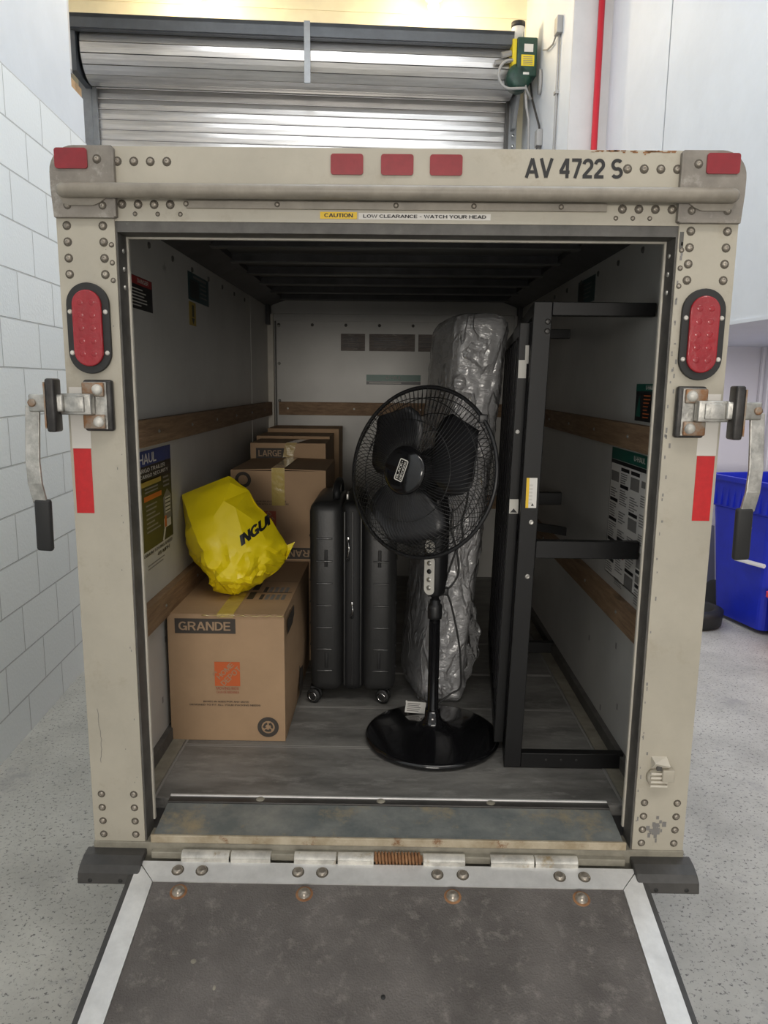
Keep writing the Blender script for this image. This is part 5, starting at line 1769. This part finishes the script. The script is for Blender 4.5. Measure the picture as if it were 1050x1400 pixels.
def matt(z0, z1, grow, wr, m, nz=54, npar=64, seed=0.0, rt=0.07):
    b = MB(m)
    rows = []
    for i in range(nz + 1):
        f = i / nz
        z = z0 + (z1 - z0) * f
        cs = [Vector(BOT[k]).lerp(Vector(TOP[k]), f) for k in range(4)]
        c = (cs[0] + cs[1] + cs[2] + cs[3]) / 4
        # rounded head
        d = z1 - z
        sh = 1.0 if d > rt else math.sqrt(max(0.0, 1 - ((rt - d) / rt) ** 2)) * 0.35 + 0.65
        dbt = z - z0
        if dbt < 0.02:
            sh *= 0.93 + 0.07 * dbt / 0.02
        row = []
        for k in range(npar):
            s_ = k / npar * 4
            e = int(s_) % 4; fr = s_ - int(s_)
            p = cs[e].lerp(cs[(e + 1) % 4], fr)
            # round the corners
            q = abs(fr - 0.5) * 2
            r_ = 1 - 0.11 * max(0, (q - 0.65) / 0.35) ** 2
            p = c + (p - c) * r_ * sh
            dirv = (p - c).normalized()
            p = p + dirv * grow
            P3 = Vector((p.x, p.y, z))
            w = 0.0
            if wr > 0:
                w = (abs(noise.noise(Vector((P3.x * 16 + P3.z * 12 + seed, P3.y * 10, P3.z * 15 - P3.x * 14)))) - 0.22) * wr
                w += (abs(noise.noise(Vector((P3.x * 40 + P3.z * 26, P3.y * 30, P3.z * 36 - P3.x * 30)))) - 0.2) * wr * 0.5
            p = p + dirv * w
            row.append(b.bm.verts.new((p.x, p.y, z)))
        rows.append(row)
    for r0_, r1_ in zip(rows, rows[1:]):
        for k in range(npar):
            fc = b.bm.faces.new((r0_[k], r0_[(k + 1) % npar], r1_[(k + 1) % npar], r1_[k]))
            fc.smooth = True
    b.bm.faces.new(rows[-1]); b.bm.faces.new(rows[0][::-1])
    return b


matt(FZ + 0.004, 1.805, 0.0, 0.0, M_foam, 30, 48).build('mattress_body', t)
b = matt(FZ + 0.001, 1.822, 0.010, 0.015, M_film, 90, 96)
# loose flare of film low on the near side
N = 14
vs, fs = [], []
for i in range(N + 1):
    f = i / N
    z = 0.50 + 0.32 * f
    out = 0.045 * math.sin(PI * f) ** 0.8
    for j in range(6):
        g_ = j / 5
        vs.append(Vector((0.268 + 0.02 * f + out * g_ + 0.006 * math.sin(i * 1.7 + j), 0.80 + 0.012 * math.sin(3 * i + 2 * j) + 0.03 * g_, z)))
for i in range(N):
    for j in range(5):
        fs.append((i * 6 + j, i * 6 + j + 1, (i + 1) * 6 + j + 1, (i + 1) * 6 + j))
b.faces(vs, fs, M_film, True)
b.build('plastic_wrap', t)

# --- folded metal bed frame
t = thing('bed_frame', 'folded black metal bed frame standing on edge along the wall with its legs sticking out', 'bed frame', (0.37, 0.8, FZ))
LEAN, YAWB = 0.022, 0.11


def bp_(x, y, z):
    return Vector((x + LEAN * (z - FZ) + YAWB * (y - 0.34), y, z))


def bbox(mb, a, c, m=M_bed):
    x0, x1 = sorted((a[0], c[0])); y0, y1 = sorted((a[1], c[1])); z0, z1 = sorted((a[2], c[2]))
    mb.hexa([bp_(x, y, z) for z in (z0, z1) for x, y in ((x0, y0), (x1, y0), (x1, y1), (x0, y1))], m)


ZT = 1.802
for half, (xa, xb, ya, yb) in enumerate(((0.345, 0.395, 0.340, 1.330), (0.314, 0.343, 0.400, 1.360))):
    b = MB(M_bed)
    zb = FZ + 0.001 if half == 0 else FZ + 0.05
    zt = ZT if half == 0 else ZT - 0.05
    bbox(b, (xa, ya, zb), (xb, ya + 0.030, zt)); bbox(b, (xa, yb - 0.030, zb), (xb, yb, zt))
    bbox(b, (xa, ya + 0.030, zt - 0.036), (xb, yb - 0.030, zt)); bbox(b, (xa, ya + 0.030, zb), (xb, yb - 0.030, zb + 0.036))
    bbox(b, (xa + 0.01, ya + 0.030, 1.10), (xb, yb - 0.030, 1.135))
    if half == 0:
        for zz in (1.71, 1.685):
            b.lathe([(0.008, 0), (0.007, 0.003), (0, 0.003)], bp_(0.385, 0.340, zz + 0.04), FR, M_darkiron, 12)
        for zz in (1.20, 1.042):
            b.lathe([(0.0075, 0), (0.0075, 0.003), (0.004, 0.003), (0, 0.001)], bp_(0.377, 0.340, zz), FR, M_steel, 14)
    b.build('frame_half', t, bevel=0.002)
    for k in range(7):
        b = MB(M_bed)
        yy = ya + 0.075 + (yb - ya - 0.15) * k / 6
        bbox(b, (xa + 0.004, yy - 0.018, zb + 0.03), (xa + 0.022, yy + 0.018, zt - 0.03))
        b.build('slat', t)
for yy in (0.340, 1.300):
    for zz, h in ((FZ + 0.001, 0.046), (1.096, 0.050), (ZT - 0.036, 0.036)):
        b = MB(M_bed)
        xe = 0.705 - LEAN * (zz - FZ) - YAWB * (yy - 0.34) - 0.004
        bbox(b, (0.3955, yy, zz), (xe if zz > 1 else min(xe, 0.700), yy + 0.030, zz + h))
        if yy < 1 and zz < 1:
            for k in range(3):
                b.lathe([(0.004, 0), (0.004, 0.002), (0, 0.001)], bp_(0.47 + 0.045 * k, yy, zz + 0.026), FR, M_black, 10)
        b.build('leg', t, bevel=0.002)
b = MB(M_bed)                                   # a loose brace poking out behind
b.hexa([(0.43, 1.10, 1.045), (0.43, 1.12, 1.045), (0.685, 1.14, 1.002), (0.685, 1.12, 1.002), (0.43, 1.10, 1.075), (0.43, 1.12, 1.075), (0.685, 1.14, 1.034), (0.685, 1.12, 1.034)])
b.build('brace', t)
b = MB(M_paper)
b.quad(bp_(0.372, 0.340, 1.2835), XV, ZV, 0.030, 0.085, M_paper, 0.0004, 0.0005); b.quad(bp_(0.361, 0.3392, 1.2835), XV, ZV, 0.008, 0.085, M_yellab, 0.0002, 0.0004)
for k in range(6):
    b.quad(bp_(0.370 + 0.003 * 0, 0.3388, 1.255 + 0.010 * k), XV, ZV, 0.010, 0.005, M_signtext, 0.0003)
b.prism([(-0.004, 0), (0.004, 0), (0, 0.008)], FR, 0.0004, M_ink, bp_(0.377, 0.3390, 1.247), XV, ZV)
b.build('warning_label', t)
for k, (xx, yy, zz, ww, hh) in enumerate(((0.328, 0.400, 1.625, 0.022, 0.050), (0.3385, 0.3995, 1.665, 0.010, 0.05), (0.329, 0.400, 1.235, 0.026, 0.042))):
    b = MB(M_paper)
    b.quad(bp_(xx, yy, zz), XV, ZV, ww, hh, M_signtext, 0.0006, 0.0005)
    if k == 2:
        b.prism([(-0.010, -0.012), (0.010, -0.012), (0.0, 0.0)], FR, 0.0005, M_ink, bp_(xx, 0.3988, 1.229), XV, ZV)
    b.build('bracket_sticker', t)
b = MB(M_paper); b.lathe([(0.006, 0), (0.005, 0.003), (0, 0.003)], bp_(0.326, 0.400, 1.45), FR, M_paper, 12)
b.build('bolt_cap', t)
